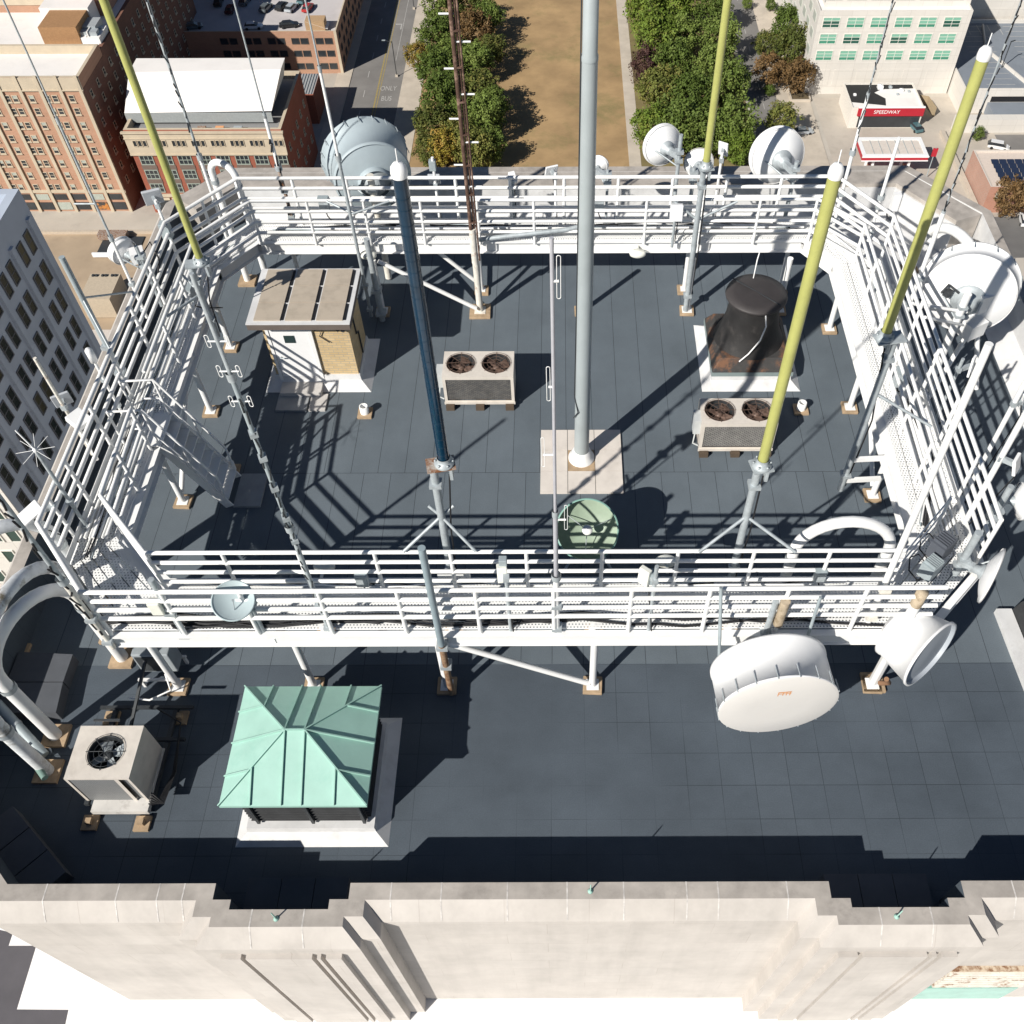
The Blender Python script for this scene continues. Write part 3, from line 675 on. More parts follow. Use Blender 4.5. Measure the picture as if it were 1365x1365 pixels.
# green copper roofed ventilator
t = thing('copper_ventilator', 'square ventilator with a seamed green copper hip roof and dark louvres', 'ventilator', (-4.4, 6.7, 0))
ex0, ex1, ey0, ey1, ez = -5.64, -3.22, 5.64, 7.8, 1.52
rx0, rx1, ry, rz = -4.62, -4.29, 6.72, 2.06
m = MB()
a, b, c, d = (ex0, ey0, ez), (ex1, ey0, ez), (ex1, ey1, ez), (ex0, ey1, ez)
r0, r1 = (rx0, ry, rz), (rx1, ry, rz)
for fc in ((a, b, r1, r0), (b, c, r1), (c, d, r0, r1), (d, a, r0)): m.poly(fc)
for p, q in ((a, b), (b, c), (c, d), (d, a)):
    m.poly(((p[0], p[1], ez-.07), (q[0], q[1], ez-.07), q, p))
m.poly([(p[0], p[1], ez-.07) for p in (d, c, b, a)])
rf = m.build('roof', [COPPER], t)
m = MB()
def seam(p, q):
    p, q = V(p), V(q); up = V((0, 0, .018)); m.bar(p+up, q+up, .022, .05)
def on_roof(x, y):
    tx = min((x-ex0)/(rx0-ex0), (ex1-x)/(ex1-rx1)); ty = min((y-ey0)/(ry-ey0), (ey1-y)/(ey1-ry)); return (x, y, ez+(rz-ez)*min(tx, ty, 1))
for p in (a, d): seam(p, r0)
for p in (b, c): seam(p, r1)
seam(r0, r1)
for y0 in (ey0, ey1):
    for x in (rx0, rx1): seam(on_roof(x, y0), on_roof(x, ry))
    for x, tt in ((ex0+(rx0-ex0)*.5, .5), (ex1+(rx1-ex1)*.5, .5)): seam(on_roof(x, y0), on_roof(x, y0+(ry-y0)*tt))
for x0, xr in ((ex0, rx0), (ex1, rx1)):
    for yy in (ey0+.5, ry, ey1-.5):
        tt = min((yy-ey0)/(ry-ey0), (ey1-yy)/(ey1-ry)); seam(on_roof(x0, yy), on_roof(x0+(xr-x0)*tt, yy))
m.build('seam', [COPPER], rf)
m = MB(); m.ext(-5.42, -3.42, 5.86, 7.58, .3, 1.45); bd = m.build('louvre_body', [mat('charcoal_louvre', (.05, .052, .055), .6, var=.2)], t)
m = MB()
for k in range(9):
    z = .42+k*.115
    for yy, dy in ((5.86, -1), (7.58, 1)): m.bar((-5.42, yy+dy*.035, z), (-3.42, yy+dy*.035, z), .07, .02)
    for xx, dx in ((-5.42, -1), (-3.42, 1)): m.bar((xx+dx*.035, 5.86, z), (xx+dx*.035, 7.58, z), .07, .02)
m.build('louvre_blades', [MATS['charcoal_louvre']], bd)
for x in (-5.3, -4.35, -3.46):
    m = MB(); m.bar((x, 5.78, .35), (x, 5.78, 1.45), .05, .05); m.build('mullion', [DARK], bd)
def curb(parent, x0, x1, y0, y1, fl, h, M_, name='curb'):
    m = MB()
    for (zb, zt, ob, ot) in ((0, h*.55, fl, .04), (h*.55, h, .04, .02)):
        B_ = [(x0-ob, y0-ob), (x1+ob, y0-ob), (x1+ob, y1+ob), (x0-ob, y1+ob)]; T_ = [(x0-ot, y0-ot), (x1+ot, y0-ot), (x1+ot, y1+ot), (x0-ot, y1+ot)]
        for i in range(4):
            j = (i+1) % 4; m.add([(*B_[i], zb), (*B_[j], zb), (*T_[j], zt), (*T_[i], zt)], [(0, 1, 2, 3)])
    m.poly([(x0-.02, y0-.02, h), (x1+.02, y0-.02, h), (x1+.02, y1+.02, h), (x0-.02, y1+.02, h)])
    return m.build(name, [M_], parent)
curb(t, -5.5, -3.32, 5.72, 7.66, .25, .3, MEMB)

# black flared exhaust stack
t = thing('exhaust_stack', 'black flared exhaust stack with round lid on a rust-streaked base', 'exhaust stack', (4.62, 17.8, 0))
curb(t, 3.72, 5.6, 16.85, 18.75, .27, .3, MEMB)
RB = rust_mat('rust_streaked_black', (.045, .043, .042), (.16, .08, .045), .5, .62, 2.2)
m = MB(); m.ext(3.66, 5.66, 16.8, 18.8, .3, .42); m.build('base_flashing', [mat('grey_green_flashing', (.22, .27, .27), .5)], t)
m = MB()
m.box((4.66, 17.8, .58), (2.0, 2.0, .32), 0, .82)
m.build('base', [RB], t, bevel=.02)
C = Matrix.Translation((4.62, 17.78, 0))
m = MB(); m.lathe([(.86, .72), (.8, .85), (.7, 1.1), (.64, 1.4), (.61, 1.7), (.6, 2.0)], 40, C); m.build('stack', [mat('soot_black', (.022, .021, .021), .55, var=.3, scale=4, dirt=(.09, .08, .075), dirt_scale=3, dirt_amt=.4)], t)
m = MB(); m.lathe([(.0, 2.12), (.5, 2.1), (.72, 2.07), (.735, 2.02), (.72, 1.99), (.58, 1.98)], 44, C)
m.build('lid', [mat('dull_black_lid', (.045, .04, .04), .55, var=.25, scale=2)], t)
m = MB(); m.bar((4.1, 18.28, 2.115), (5.12, 17.28, 2.115), .02, .025); m.build('lid_seam', [DARK], t)
m = MB(); m.tube([(4.75, 17.1, 2.02), (4.8, 17.02, 1.7), (4.72, 16.98, 1.3), (4.5, 16.95, .9), (4.3, 16.9, .7)], .018, 8); m.build('cable', [WHITE], t)
m = MB(); m.tube([(4.6, 18.3, 2.1), (4.62, 18.35, 2.6), (4.7, 18.55, 2.75)], .014, 6); m.build('vent_tube', [WHITE], t)

# stair penthouse
t = thing('brick_penthouse', 'small buff brick penthouse with a white door and a panelled flat roof', 'penthouse', (-6.0, 17.5, 0))
BRK = brick_mat('buff_brick', (.52, .38, .2), (.6, .45, .25), (.4, .34, .25), .21, .075, .009, .85, 'XZ', .5, .14, 1.5)
BRKY = brick_mat('buff_brick_side', (.52, .38, .2), (.6, .45, .25), (.4, .34, .25), .21, .075, .009, .85, 'YZ', .5, .14, 1.5)
m = MB(); m.poly([(-7.02, 16.9, 0), (-5.0, 16.9, 0), (-5.0, 16.9, 2.15), (-7.02, 16.9, 2.15)]); m.poly([(-5.0, 18.25, 0), (-7.02, 18.25, 0), (-7.02, 18.25, 2.15), (-5.0, 18.25, 2.15)])
m.mi = 1; m.poly([(-5.0, 16.9, 0), (-5.0, 18.25, 0), (-5.0, 18.25, 2.15), (-5.0, 16.9, 2.15)]); m.poly([(-7.02, 18.25, 0), (-7.02, 16.9, 0), (-7.02, 16.9, 2.15), (-7.02, 18.25, 2.15)])
m.build('wall', [BRK, BRKY], t)
m = MB(); m.ext(-7.16, -4.82, 16.46, 18.42, 2.14, 2.3); rf = m.build('roof', [mat('brown_fascia', (.14, .115, .1), .6)], t)
m = MB(); m.ext(-7.17, -4.81, 16.45, 18.43, 2.302, 2.325); m.build('edge_trim', [MEMB], rf)
TP = mat('tan_roof_panel', (.42, .36, .29), .8, var=.2, scale=3, dirt=(.3, .25, .2), dirt_scale=3, dirt_amt=.4)
for i in range(3):
    for j in range(3):
        x0 = -7.0+i*.71; y0 = 16.56+j*.61
        m = MB(); m.ext(x0, x0+.6, y0, y0+.585, 2.327, 2.36); m.build('roof_panel', [TP], rf)
        m = MB(); m.ext(x0+.61, x0+.665, y0+.02, y0+.57, 2.327, 2.34); m.build('gutter_strip', [BLACK], rf)
m = MB(); m.ext(-6.86, -5.95, 16.86, 16.89, .12, 1.98); dr = m.build('door', [WHITE2], t)
m = MB(); m.ext(-6.55, -6.3, 16.845, 16.858, 1.4, 1.62); m.build('window', [mat('dark_glass', (.03, .05, .05), .1)], dr)
m = MB(); m.tube([(-6.76, 16.85, .95), (-6.76, 16.8, .95), (-6.66, 16.8, .95)], .016, 6); m.build('handle', [GALV], dr)
for a, b in ((-6.94, -6.87), (-5.94, -5.86)):
    m = MB(); m.ext(a, b, 16.84, 16.9, .1, 2.08); m.build('door_frame', [WHITE], t)
m = MB(); m.ext(-6.94, -5.86, 16.84, 16.9, 2.085, 2.138); m.build('door_frame', [WHITE], t)
curb(t, -7.03, -4.99, 16.885, 18.26, .28, .34, MEMB)
m = MB(); m.ext(-6.9, -5.9, 16.42, 16.87, .005, .16); m.build('doorstep', [mat('pale_concrete', (.5, .48, .46), .8)], t)
m = MB(); m.tube([(-5.8, 16.87, 1.75), (-5.55, 16.86, 1.9), (-5.7, 16.86, 1.6), (-5.5, 16.86, 1.4)], .014, 6); m.tube([(-5.2, 16.87, 1.85), (-5.25, 16.8, 1.8)], .04, 8); m.tube([(-5.1, 16.85, 1.83), (-5.1, 16.78, 1.83)], .05, 8)
m.build('wall_wiring', [DARK], t)
m = MB(); m.tube([(-4.98, 17.4, 1.9), (-4.97, 17.4, 1.2), (-4.97, 17.6, 1.1), (-4.97, 17.6, .4)], .02, 6); m.build('conduit', [DARK], t)
for k, (x0, x1, lab) in enumerate(((-6.95, -6.2, 'grey paving slab before the penthouse door, half in shade'), (-6.15, -5.75, 'pale paving slab before the penthouse door, in the sun'))):
    q = thing('paving_slab', lab, 'slab', ((x0+x1)/2, 16.2, 0)); m = MB(); m.ext(x0, x1, 15.95, 16.5, 0, .05); m.build('slab', [(MATS['grey_concrete'], MATS['pale_concrete'])[k]], q)

# paving pads and small roof pipes
t = thing('mast_pad', 'cream slab pad of nine pavers round the foot of the tall mast', 'paving', (.43, 14.3, 0))
for i in range(3):
    for j in range(3):
        x0 = -.51+i*.63; y0 = 13.36+j*.64
        m = MB(); m.ext(x0+.006, x0+.624, y0+.005, y0+.635, 0, .05); m.build('paver', [mat('cream_paver', (.62, .57, .52), .8, var=.08, dirt=(.4, .36, .32), dirt_scale=2, dirt_amt=.3) if not (i == 1 and j == 1) else PADW], t)
for (px, py, lab) in ((487, 552, 'short white vent pipe on a tan pad near the penthouse'), (1067, 547, 'short white vent pipe in the shade of the right condenser'), (310, 628, 'short vent pipe on a tan pad beside the white stair')):
    p = at(px, py, 0.0); t = thing('vent_pipe', lab, 'vent pipe', p, 'short vent pipes on the roof')
    m = MB(); m.lathe([(.105, .0), (.105, .28), (.075, .28), (.075, .05)], 18, Matrix.Translation(p)); m.build('pipe', [WHITE], t)
    m = MB(); m.box((p.x, p.y, .03), (.34, .34, .06)); m.build('pad', [PADW], t)
# dark hatch with white flashing at the right edge
t = thing('roof_hatch', 'dark roof hatch with white flashing at the right edge', 'hatch', (9.8, 9.0, 0))
m = MB(); m.prism([(8.85, 10.2), (9.16, 10.2), (9.3, 7.6), (8.98, 7.6)], 0, .16); m.build('flashing', [MEMB], t)
m = MB(); m.add([(9.16, 10.2, .0), (11.0, 10.6, .0), (11.0, 7.6, .0), (9.3, 7.6, .0), (9.22, 10.15, .5), (10.8, 10.4, 1.0), (10.8, 7.6, 1.0), (9.36, 7.6, .5)], [(0, 3, 7, 4), (1, 0, 4, 5), (2, 1, 5, 6), (3, 2, 6, 7), (4, 7, 6, 5)])
m.build('lid', [mat('charcoal_felt', (.035, .037, .04), .9, var=.25, scale=12)], t)
def MBbox(t, c, d, mt, nm, rz=0):
    m = MB(); m.box(c, d, rz); m.build(nm, [mt], t, bevel=.012)
# ================================================================== masts and whips
def pole_top(xy, py): return zon(xy[0], xy[1], py)
def arms(t, p, ends, r=.03):
    for e in ends:
        m = MB(); m.tube([p, e], r, 8); m.build('side_arm', [GALV], t)
def radome_mast(lab, xy, zb, zf, zt, r, mt, ends=(), za=None, dx=0.0, nm='yellow_antenna', cat='antenna mast', grp='fibreglass antennas on pipe supports', cap=WHITE2, flm=GALV):
    t = thing(nm, lab, cat, (xy[0], xy[1], zb), grp)
    x, y = xy
    m = MB(); m.tube([(x-.04, y, zb), (x-.04, y, zf-.05)], .068, 14); m.build('support_pipe', [GALV], t)
    x += dx
    m = MB(); m.box((x-dx*.4, y, zf-.02), (.34+abs(dx)*.8, .3, .03), .2); m.build('flange', [flm], t)
    m = MB()
    m.box((x+.1, y, zf-.16), (.05, .2, .28)); m.lathe([(.16, .0), (.16, .05), (r*1.15, .07), (r*1.15, .16)], 18, Matrix.Translation((x, y, zf)))
    for k in range(6):
        a = k*math.pi/3; m.lathe([(0, .05), (.02, .05), (.02, .08), (0, .085)], 6, Matrix.Translation((x+.14*math.cos(a), y+.14*math.sin(a), zf)))
    m.build('flange_collar', [GALV], t)
    m = MB(); m.lathe([(r, zf+.05), (r*1.0, (zf+zt)/2), (r*.97, zt)], 24, Matrix.Translation((x, y, 0))); m.build('radome', [mt], t)
    m = MB(); m.lathe([(r*1.05, zt-.05), (r*1.12, zt), (r*1.02, zt+.07), (r*.6, zt+.12), (0, zt+.13)], 24, Matrix.Translation((x, y, 0))); m.tube([(x, y, zt+.12), (x, y, zt+.3)], .008, 5); m.build('top_cap', [cap], t)
    x -= dx
    for z in (zb+.5, zf-.5):
        m = MB(); m.box((x-.04, y, z), (.2, .2, .07)); m.build('clamp', [GALV], t)
    m = MB(); m.tube([(x+.06+dx, y-.02, zf-.25), (x+.09, y, (zb+zf)/2), (x+.05, y+.03, zb+.1)], .016, 6); m.build('cable', [BLACK], t)
    if za: arms(t, (x-.04, y, za), ends)
    return t
radome_mast('yellow antenna tube on a grey pipe behind the front railing', (3.2, 9.86), 1.75, 5.1, 10.35, .084, YEL, ((2.35, 9.42, 3.3), (4.02, 9.42, 3.3)), 3.75)
b = radome_mast('dark blue glossy antenna tube on a rusty flange behind the front railing', (-2.03, 9.8), 1.75, 5.24, 10.42, .091, BLUE, ((-2.75, 9.42, 3.35), (-1.5, 9.42, 3.35), (-2.28, 9.9, 4.02), (-1.85, 9.9, 4.02)), 3.86, dx=.15, nm='blue_antenna', flm=RUST)
rr = random.Random(5)
for k in range(26):
    z = 5.5+k*.185; m = MB(); m.lathe([(.0918, -.006), (.0935, 0), (.0918, .006)], 24, Matrix.Translation((-1.88, 9.8, z+rr.uniform(-.03, .03)))); m.build('tape_band', [BLUE], b)
m = MB(); m.box((-2.0, 9.7, 2.2), (.6, .06, .2)); m.build('mount_plate', [WHITE], b)
b = radome_mast('yellow antenna tube on a pipe held off the right walkway by two arms', (5.97, 12.7), .95, 5.25, 10.3, .088, YEL, ((7.05, 12.3, 3.35),), 3.85, dx=-.24)
for z in (1.25, 1.92):
    m = MB(); m.bar((5.9, 12.7, z), (6.72, 12.75, z), .07, .1); m.build('stand_off', [WHITE], b)
radome_mast('yellow antenna tube held by braces over the left walkway', (-7.98, 16.7), 1.75, zon(-7.75, 16.7, 350), zon(-7.75, 16.7, 350)+6.3, .078, YEL, ((-8.47, 17.1, 3.2), (-8.47, 15.7, 3.2)), 3.0, dx=.22)
zf = zon(3.31, 19.5, 222)
radome_mast('yellow antenna tube rising from the far walkway beside two white dishes', (3.31, 19.5), .1, zf, zf+5.2, .084, YEL, ((2.7, 19.65, 3.3), (4.2, 19.65, 3.3)), zon(3.31, 19.5, 293))

# tall grey mast
t = thing('tall_mast', 'tall thick grey steel mast rising from the cream slab pad', 'mast', (.44, 14.4, 0))
m = MB(); M = Matrix.Translation((.44, 14.4, 0)); m.lathe([(.168, .05), (.155, 5), (.128, 9.45)], 32, M); m.build('mast_tube', [mat('mast_grey', (.36, .4, .41), .45, .05, var=.1, scale=1.2)], t)
m = MB(); m.lathe([(.136, 9.4), (.136, 9.47), (.122, 9.5), (.112, 14), (0, 14.02)], 32, M); m.build('upper_tube', [MATS['mast_grey']], t)
m = MB(); m.lathe([(.3, .05), (.3, .09), (.225, .12), (.215, .28), (.17, .33)], 32, M); m.build('base_collar', [WHITE], t)
m = MB(); m.tube([(.262, 14.35, 2.1), (.285, 14.35, 5), (.3, 14.36, 9), (.31, 14.37, 13.8)], .012, 6); m.tube([(.262, 14.35, 2.1), (.34, 14.22, 1.75), (.25, 14.3, 1.5)], .012, 6); m.build('cable', [DARK], t)
for z in (3, 5.0, 7.0):
    m = MB(); rz_ = .172-.0042*z; m.lathe([(rz_-.004, z), (rz_, z), (rz_, z+.03), (rz_-.004, z+.03)], 32, M); m.build('strap', [GALV], t)

def whip(lab, xy, zb, zt, segs, extra=None, cat='whip antenna', nm='whip_antenna', grp='slim antenna poles round the walkway'):
    """segs: (fraction where the segment ends, radius, material)"""
    t = thing(nm, lab, cat, (xy[0], xy[1], zb), grp); a = 0.0
    for i, (f, r, mt) in enumerate(segs):
        z0, z1 = zb+(zt-zb)*a, zb+(zt-zb)*f
        m = MB(); m.tube([(*xy, z0), (*xy, z1)], r, 12); m.build('pole' if i == 0 else 'mast_section', [mt], t)
        if i: m = MB(); m.lathe([(r*2.1, -.07), (r*2.1, .07)], 12, Matrix.Translation((*xy, z0))); m.build('coupling', [GALV], t)
        a = f
    for z in (zb+.25, zb+1.0):
        m = MB(); m.box((*xy, z), (segs[0][1]*3.4, segs[0][1]*3.4, .08)); m.build('clamp', [GALV], t)
    if extra: extra(t)
    return t
def wraps(t, xy, z0, z1, nn, r, mt=DARK, seed=1):
    q = random.Random(seed)
    for k in range(nn):
        z = z0+(z1-z0)*(k+q.random()*.6)/nn; m = MB(); m.tube([(xy[0]+q.uniform(-r, r), xy[1]-r, z), (xy[0]+q.uniform(-r, r)*1.5, xy[1]-r*1.1, z+q.uniform(.1, .3))], r*.4, 5); m.build('cable_tie', [mt], t)
x = (-9.8, 17.3)
whip('thin grey whip antenna standing beside the small white dish at the left railing', x, 1.8, 9.8, ((.28, .034, WHITE), (.62, .026, GALV), (1, .017, GALV)), lambda t: arms(t, (*x, 4.9), ((x[0]-.45, x[1], 4.9),), .02))
x = (-8.52, 20.25)
whip('white whip with cable wraps at the far left corner hoop', x, 1.9, 9.4, ((.3, .042, WHITE), (1, .032, GALV)), lambda t: wraps(t, (-8.52, 20.25), 4, 9, 22, .036))
x = (-6.9, 20.75)
whip('whip on a rusty lower pole at the far railing left of the grey drum dish', x, 1.9, 9.4, ((.22, .045, RUST), (.4, .042, WHITE), (1, .02, GALV)), lambda t: wraps(t, (-6.9, 20.75), 2.2, 4.4, 8, .06, BLACK, 4))
x = (-5.03, 19.36)
whip('grey pole with slim whip beside the grey drum dish', x, .05, 9.3, ((.5, .042, GALV), (.72, .034, WHITE), (1, .02, GALV)), lambda t: arms(t, (-4.96, 19.36, 3.2), ((-5.6, 19.64, 3.35), (-4.1, 19.64, 3.35)), .026))
whip('bare stub pole beside the penthouse wall', (-4.72, 19.2), .05, 2.6, ((1, .075, GALV),))

# rusty pole with pegs
t = thing('rusty_pole', 'tall rusty brown pole with small white pegs on the far walkway', 'antenna pole', (-2.17, 19.45, 2))
m = MB(); m.tube([(-2.17, 19.45, 1.7), (-2.17, 19.45, 2.7)], .085, 14); m.build('pole', [RUSTP], t)
m = MB(); m.tube([(-2.2, 19.43, 2.6), (-2.2, 19.43, 9.6)], .048, 10); m.tube([(-2.12, 19.47, 2.6), (-2.12, 19.47, 9.6)], .03, 10); m.tube([(-2.05, 19.4, 1.8), (-2.06, 19.42, 9.6)], .022, 8); m.build('mast_section', [rust_mat('brown_rust', (.09, .05, .035), (.25, .16, .12), .5, .62, 4)], t)
for k in range(12):
    z = 3.3+k*.56; s = 1 if k % 2 else -1
    m = MB(); m.tube([(-2.15, 19.45, z), (-2.15+s*.3, 19.45, z)], .022, 6); m.build('peg', [WHITE], t)
for k in range(9):
    m = MB(); m.box((-2.15, 19.44, 2.9+k*.76), (.15, .11, .03)); m.build('strap', [MATS['brown_rust']], t)

def loop(m, c, h, wd, r=.011):
    """slim folded dipole: an upright rounded wire loop"""
    c = V(c); pts = []
    for k in range(9): a = math.pi*k/8; pts.append(c+V((wd/2*math.cos(a), 0, h/2+wd/2*math.sin(a))))
    for k in range(9): a = math.pi+math.pi*k/8; pts.append(c+V((wd/2*math.cos(a), 0, -h/2+wd/2*math.sin(a))))
    m.tube(pts, r, 6, closed=True)
x = (-.11, 8.62)
def ex(t):
    for py, s in ((370, .075), (512, -.065), (603, -.16), (690, .16)):
        z = zon(*x, py)
        m = MB(); loop(m, (x[0]+s, x[1], z), .56, .045, .005); m.tube([(x[0], x[1], z-.05), (x[0]+s, x[1], z-.05)], .018, 6); m.build('dipole', [WHITE], t)
whip('slim white pole with folded dipole loops in front of the tall mast', x, 1.9, 10.38, ((.22, .052, WHITE), (.42, .038, mat('pale_grey_pole', (.4, .4, .43), .5)), (1, .024, MATS['pale_grey_pole'])), ex, 'dipole antenna', 'dipole_antenna')
x2 = (-4.17, 8.64)
def ex2(t):
    for py in (455, 495, 535):
        z = zon(*x2, py)
        for s in (-.12, .12):
            m = MB(); loop(m, (x2[0]+s, x2[1], z), .15, .045, .0055); m.tube([(x2[0], x2[1], z), (x2[0]+s, x2[1], z)], .012, 6); m.build('dipole', [WHITE], t)
    wraps(t, x2, 2.4, 8, 26, .034)
    for py in (578, 610, 650, 690, 720):
        m = MB(); m.box((*x2, zon(*x2, py)), (.11, .12, .08), .4); m.build('clamp', [GALV], t)
whip('grey pole with paired dipole loops rising from the front left railing', x2, 1.9, 9.9, ((.4, .04, GALV), (.8, .034, GREY), (1, .028, GALV)), ex2, 'dipole antenna', 'dipole_antenna')
t = thing('hanging_pipe', 'blue-grey pipe with rusty lower half hung on the front of the walkway', 'pipe', (-2.15, 8.36, 0), None)
m = MB(); m.tube([(-2.15, 8.36, 2.0), (-2.15, 8.36, 4.95)], .062, 14); m.build('upper_pipe', [mat('blue_grey_paint', (.25, .31, .34), .5, var=.15)], t)
m = MB(); m.tube([(-2.15, 8.36, .12), (-2.15, 8.36, 2.0)], .06, 14); m.build('rusty_pipe', [rust_mat('heavy_rust', (.35, .24, .15), (.17, .09, .05), .42, .58, 6)], t)
for z in (1.2, 1.9): m = MB(); m.box((-2.15, 8.4, z), (.2, .2, .1)); m.build('clamp', [GALV], t)

whip('white pole with wrapped dark whip at the far right corner railing', (6.95, 20.55), 1.9, 9.0, ((.3, .045, WHITE), (.5, .036, WHITE), (1, .02, GALV)), lambda t: wraps(t, (6.95, 20.55), 4.3, 8.6, 26, .032))
x = (8.12, 17.3)
whip('white pole with banded dark whip beside the big backturned dish', x, 1.9, 9.4, ((.36, .05, WHITE), (1, .02, GALV)), lambda t: wraps(t, (8.12, 17.3), 4.6, 9.2, 26, .03, BLACK, 9))
def ex3(t):
    m = MB(); m.ext(7.98, 8.16, 19.8, 19.95, 2.9, 3.35); m.build('radio_box', [WHITE2], t)
x = (7.74, 20.0)
whip('short plain white antenna stick with a radio box at the far right railing', x, 1.9, 4.73, ((.45, .035, WHITE), (1, .042, WHITE2)), ex3)
t = thing('antenna_pole', 'long thick white pole rising past the right end of the front railing', 'antenna pole', (5.44, 8.72, 1.9), 'slim antenna poles round the walkway')
m = MB(); m.tube([(5.44, 8.72, 1.9), (5.48, 9.1, 8.38)], .055, 14); m.build('pole', [WHITE], t)
for z in (2.3, 3.2): m = MB(); m.box((5.445, 8.74, z), (.19, .19, .09)); m.build('clamp', [RUSTP], t)
whip('grey pole with black cables at the front left walkway corner', (-8.08, 8.47), 1.75, 7.2, ((.4, .05, RUSTP), (1, .042, GALV)), lambda t: wraps(t, (-8.08, 8.47), 2.2, 6.8, 18, .045, BLACK, 12))
whip('low clamped post with a pale box at the front left railing', (-6.75, 8.6), 1.75, 3.75, ((1, .055, GALV),), lambda t: MBbox(t, (-6.9, 8.55, 3.0), (.2, .16, .34), LAMPW, 'junction_box'))

whip('grey pipe braced off the left railing by a thin arm', (-9.69, 15.12), 1.9, 5.2, ((1, .06, GREY),), lambda t: arms(t, (-9.69, 15.12, 4.2), ((-9.2, 16.3, 3.4), (-9.2, 14.4, 3.4)), .022))
t = whip('white cylinder antenna on a thin rod at the left railing', (-9.45, 14.1), 1.9, 3.5, ((1, .03, WHITE),))
m = MB(); m.lathe([(0, 3.42), (.075, 3.42), (.075, 3.72), (.05, 3.76), (0, 3.77)], 16, Matrix.Translation((-9.45, 14.1, 0))); m.build('antenna_head', [WHITE2], t)
# star shaped antenna
x = (-9.15, 10.9); z = zon(*x, 600)
t = whip('star-shaped antenna of thin radial rods at the left railing', x, 1.9, z, ((1, .035, GALV),), cat='star antenna', nm='star_antenna')
m = MB()
for k in range(8):
    a = k*math.pi/4+.2; u = V((math.cos(a), math.sin(a)*.8, math.sin(a)*.4)); m.tube([V((*x, z)), V((*x, z))+u*.34], .005, 5)
m.lathe([(0, z-.05), (.04, z-.03), (.04, z+.03), (0, z+.05)], 10, Matrix.Translation((*x, 0))); m.tube([V((*x, z)), V((*x, z+.35))+V((-.2, .1, .05))], .014, 6)
m.build('radial_rods', [WHITE], t)

# ================================================================== dishes
def dish(lab, c, axis, Rr, depth, shroud=0.0, face='open', mt=WHITE2, back=None, pole=None, nm='dish_antenna', latches=0, hub=True, hub_r=.22, grp='microwave dishes round the walkway', inner=None, mount_to=None):
    """c: centre of the aperture; axis points out of it"""
    back = back or Rr
    t = thing(nm, lab, 'dish antenna', c, grp)
    M = frame(c, axis)
    m = MB()
    N = 10; th = .018
    prof = [(back*k/N, -shroud-depth*(1-(k/N)**2)) for k in range(N+1)]
    m.lathe(prof[::-1], 48, M)
    m.mi = 1
    m.lathe([(max(r-.004, 0), h+th) for r, h in prof], 48, M)
    m.build('reflector', [mt, inner or mt], t)
    if shroud:
        m = MB(); m.lathe([(back+.005, -shroud-.03), (back+.02, -shroud-.03), (back+.02, -shroud+.03), (back+.006, -shroud+.04), (Rr+.006, -.03), (Rr+.03, -.03), (Rr+.03, .012), (Rr-.004, .012)], 56, M)
        m.mi = 1; m.lathe([(Rr-.004, .012), (back-.004, -shroud)], 56, M)
        m.build('shroud', [mt, inner or mt], t)
    else:
        m = MB(); m.lathe([(Rr-.012, .0), (Rr-.012, .02), (Rr+.014, .02), (Rr+.014, -.02)], 48, M); m.build('rim', [mt], t)
    if face == 'radome':
        m = MB(); m.lathe([(Rr+.028, .014), (Rr*.98, .03), (Rr*.5, .045), (0, .05)], 56, M); m.build('radome', [mat('radome_cream', (.7, .675, .645), .55, var=.05, scale=1.5, dirt=(.6, .55, .5), dirt_scale=1.5, dirt_amt=.25)], t)
    if face == 'recess':
        m = MB(); m.lathe([(Rr*.97, -.06), (Rr*.5, -.03), (0, -.02)], 48, M); m.build('radome', [mat('radome_grey', (.42, .45, .49), .5, var=.06)], t)
    for k in range(latches):
        a = 2*math.pi*k/latches; m = MB(); u = V((math.cos(a), math.sin(a), 0))
        p = [M @ (u*(Rr+.04)+V((0, 0, h))) for h in (.02, -.02, -.22)]; m.tube(p, .011, 5); m.build('latch', [GALV], t)
    if hub:
        m = MB(); h0 = -shroud-depth; r = back*hub_r
        m.lathe([(0, h0-.2), (r*.7, h0-.2), (r*.75, h0-.06), (r*1.15, h0-.03), (r*1.3, h0+depth*(r*1.3/back)**2-.004)], 24, M); m.build('hub', [GALV], t)
        if pole:
            q = M @ V((0, 0, h0-.16)); P = V((pole[0], pole[1], q.z))
            m = MB(); m.bar(q, P, .12, .16); m.box((P.x, P.y, q.z+.12), (.2, .2, .07)); m.box((P.x, P.y, q.z-.12), (.2, .2, .07))
            s = M @ V((back*.6, 0, -shroud-depth*.6)); m.tube([s, (P.x, P.y, q.z-.3)], .022, 6)
            m.build('mount_bracket', [GALV], t)
            m = MB(); m.tube([(P.x, P.y, pole[2]), (P.x, P.y, pole[3])], pole[4] if len(pole) > 4 else .055, 12); m.build('mount_pole', [pole[5] if len(pole) > 5 else GALV], t)
    return t
t = dish('big white drum dish with a cream face hung on the front of the walkway', (3.66, 7.22, 1.9), (.09, -1, -.0), 1.0, .28, .78, 'radome', pole=(3.6, 8.55, .9, 3.1), latches=18)
M = frame((3.66, 7.22, 1.9), (.09, -1, 0), (0, 0, 1))
m = MB()
for j, (u0, u1, v) in enumerate(((-.1, .12, .56), (-.1, .12, .5), (-.1, .08, .44))): m.add([M @ V(p) for p in ((u0, v-.02, .045), (u1, v-.02, .045), (u1, v+.02, .045), (u0, v+.02, .045))], [(0, 1, 2, 3)])
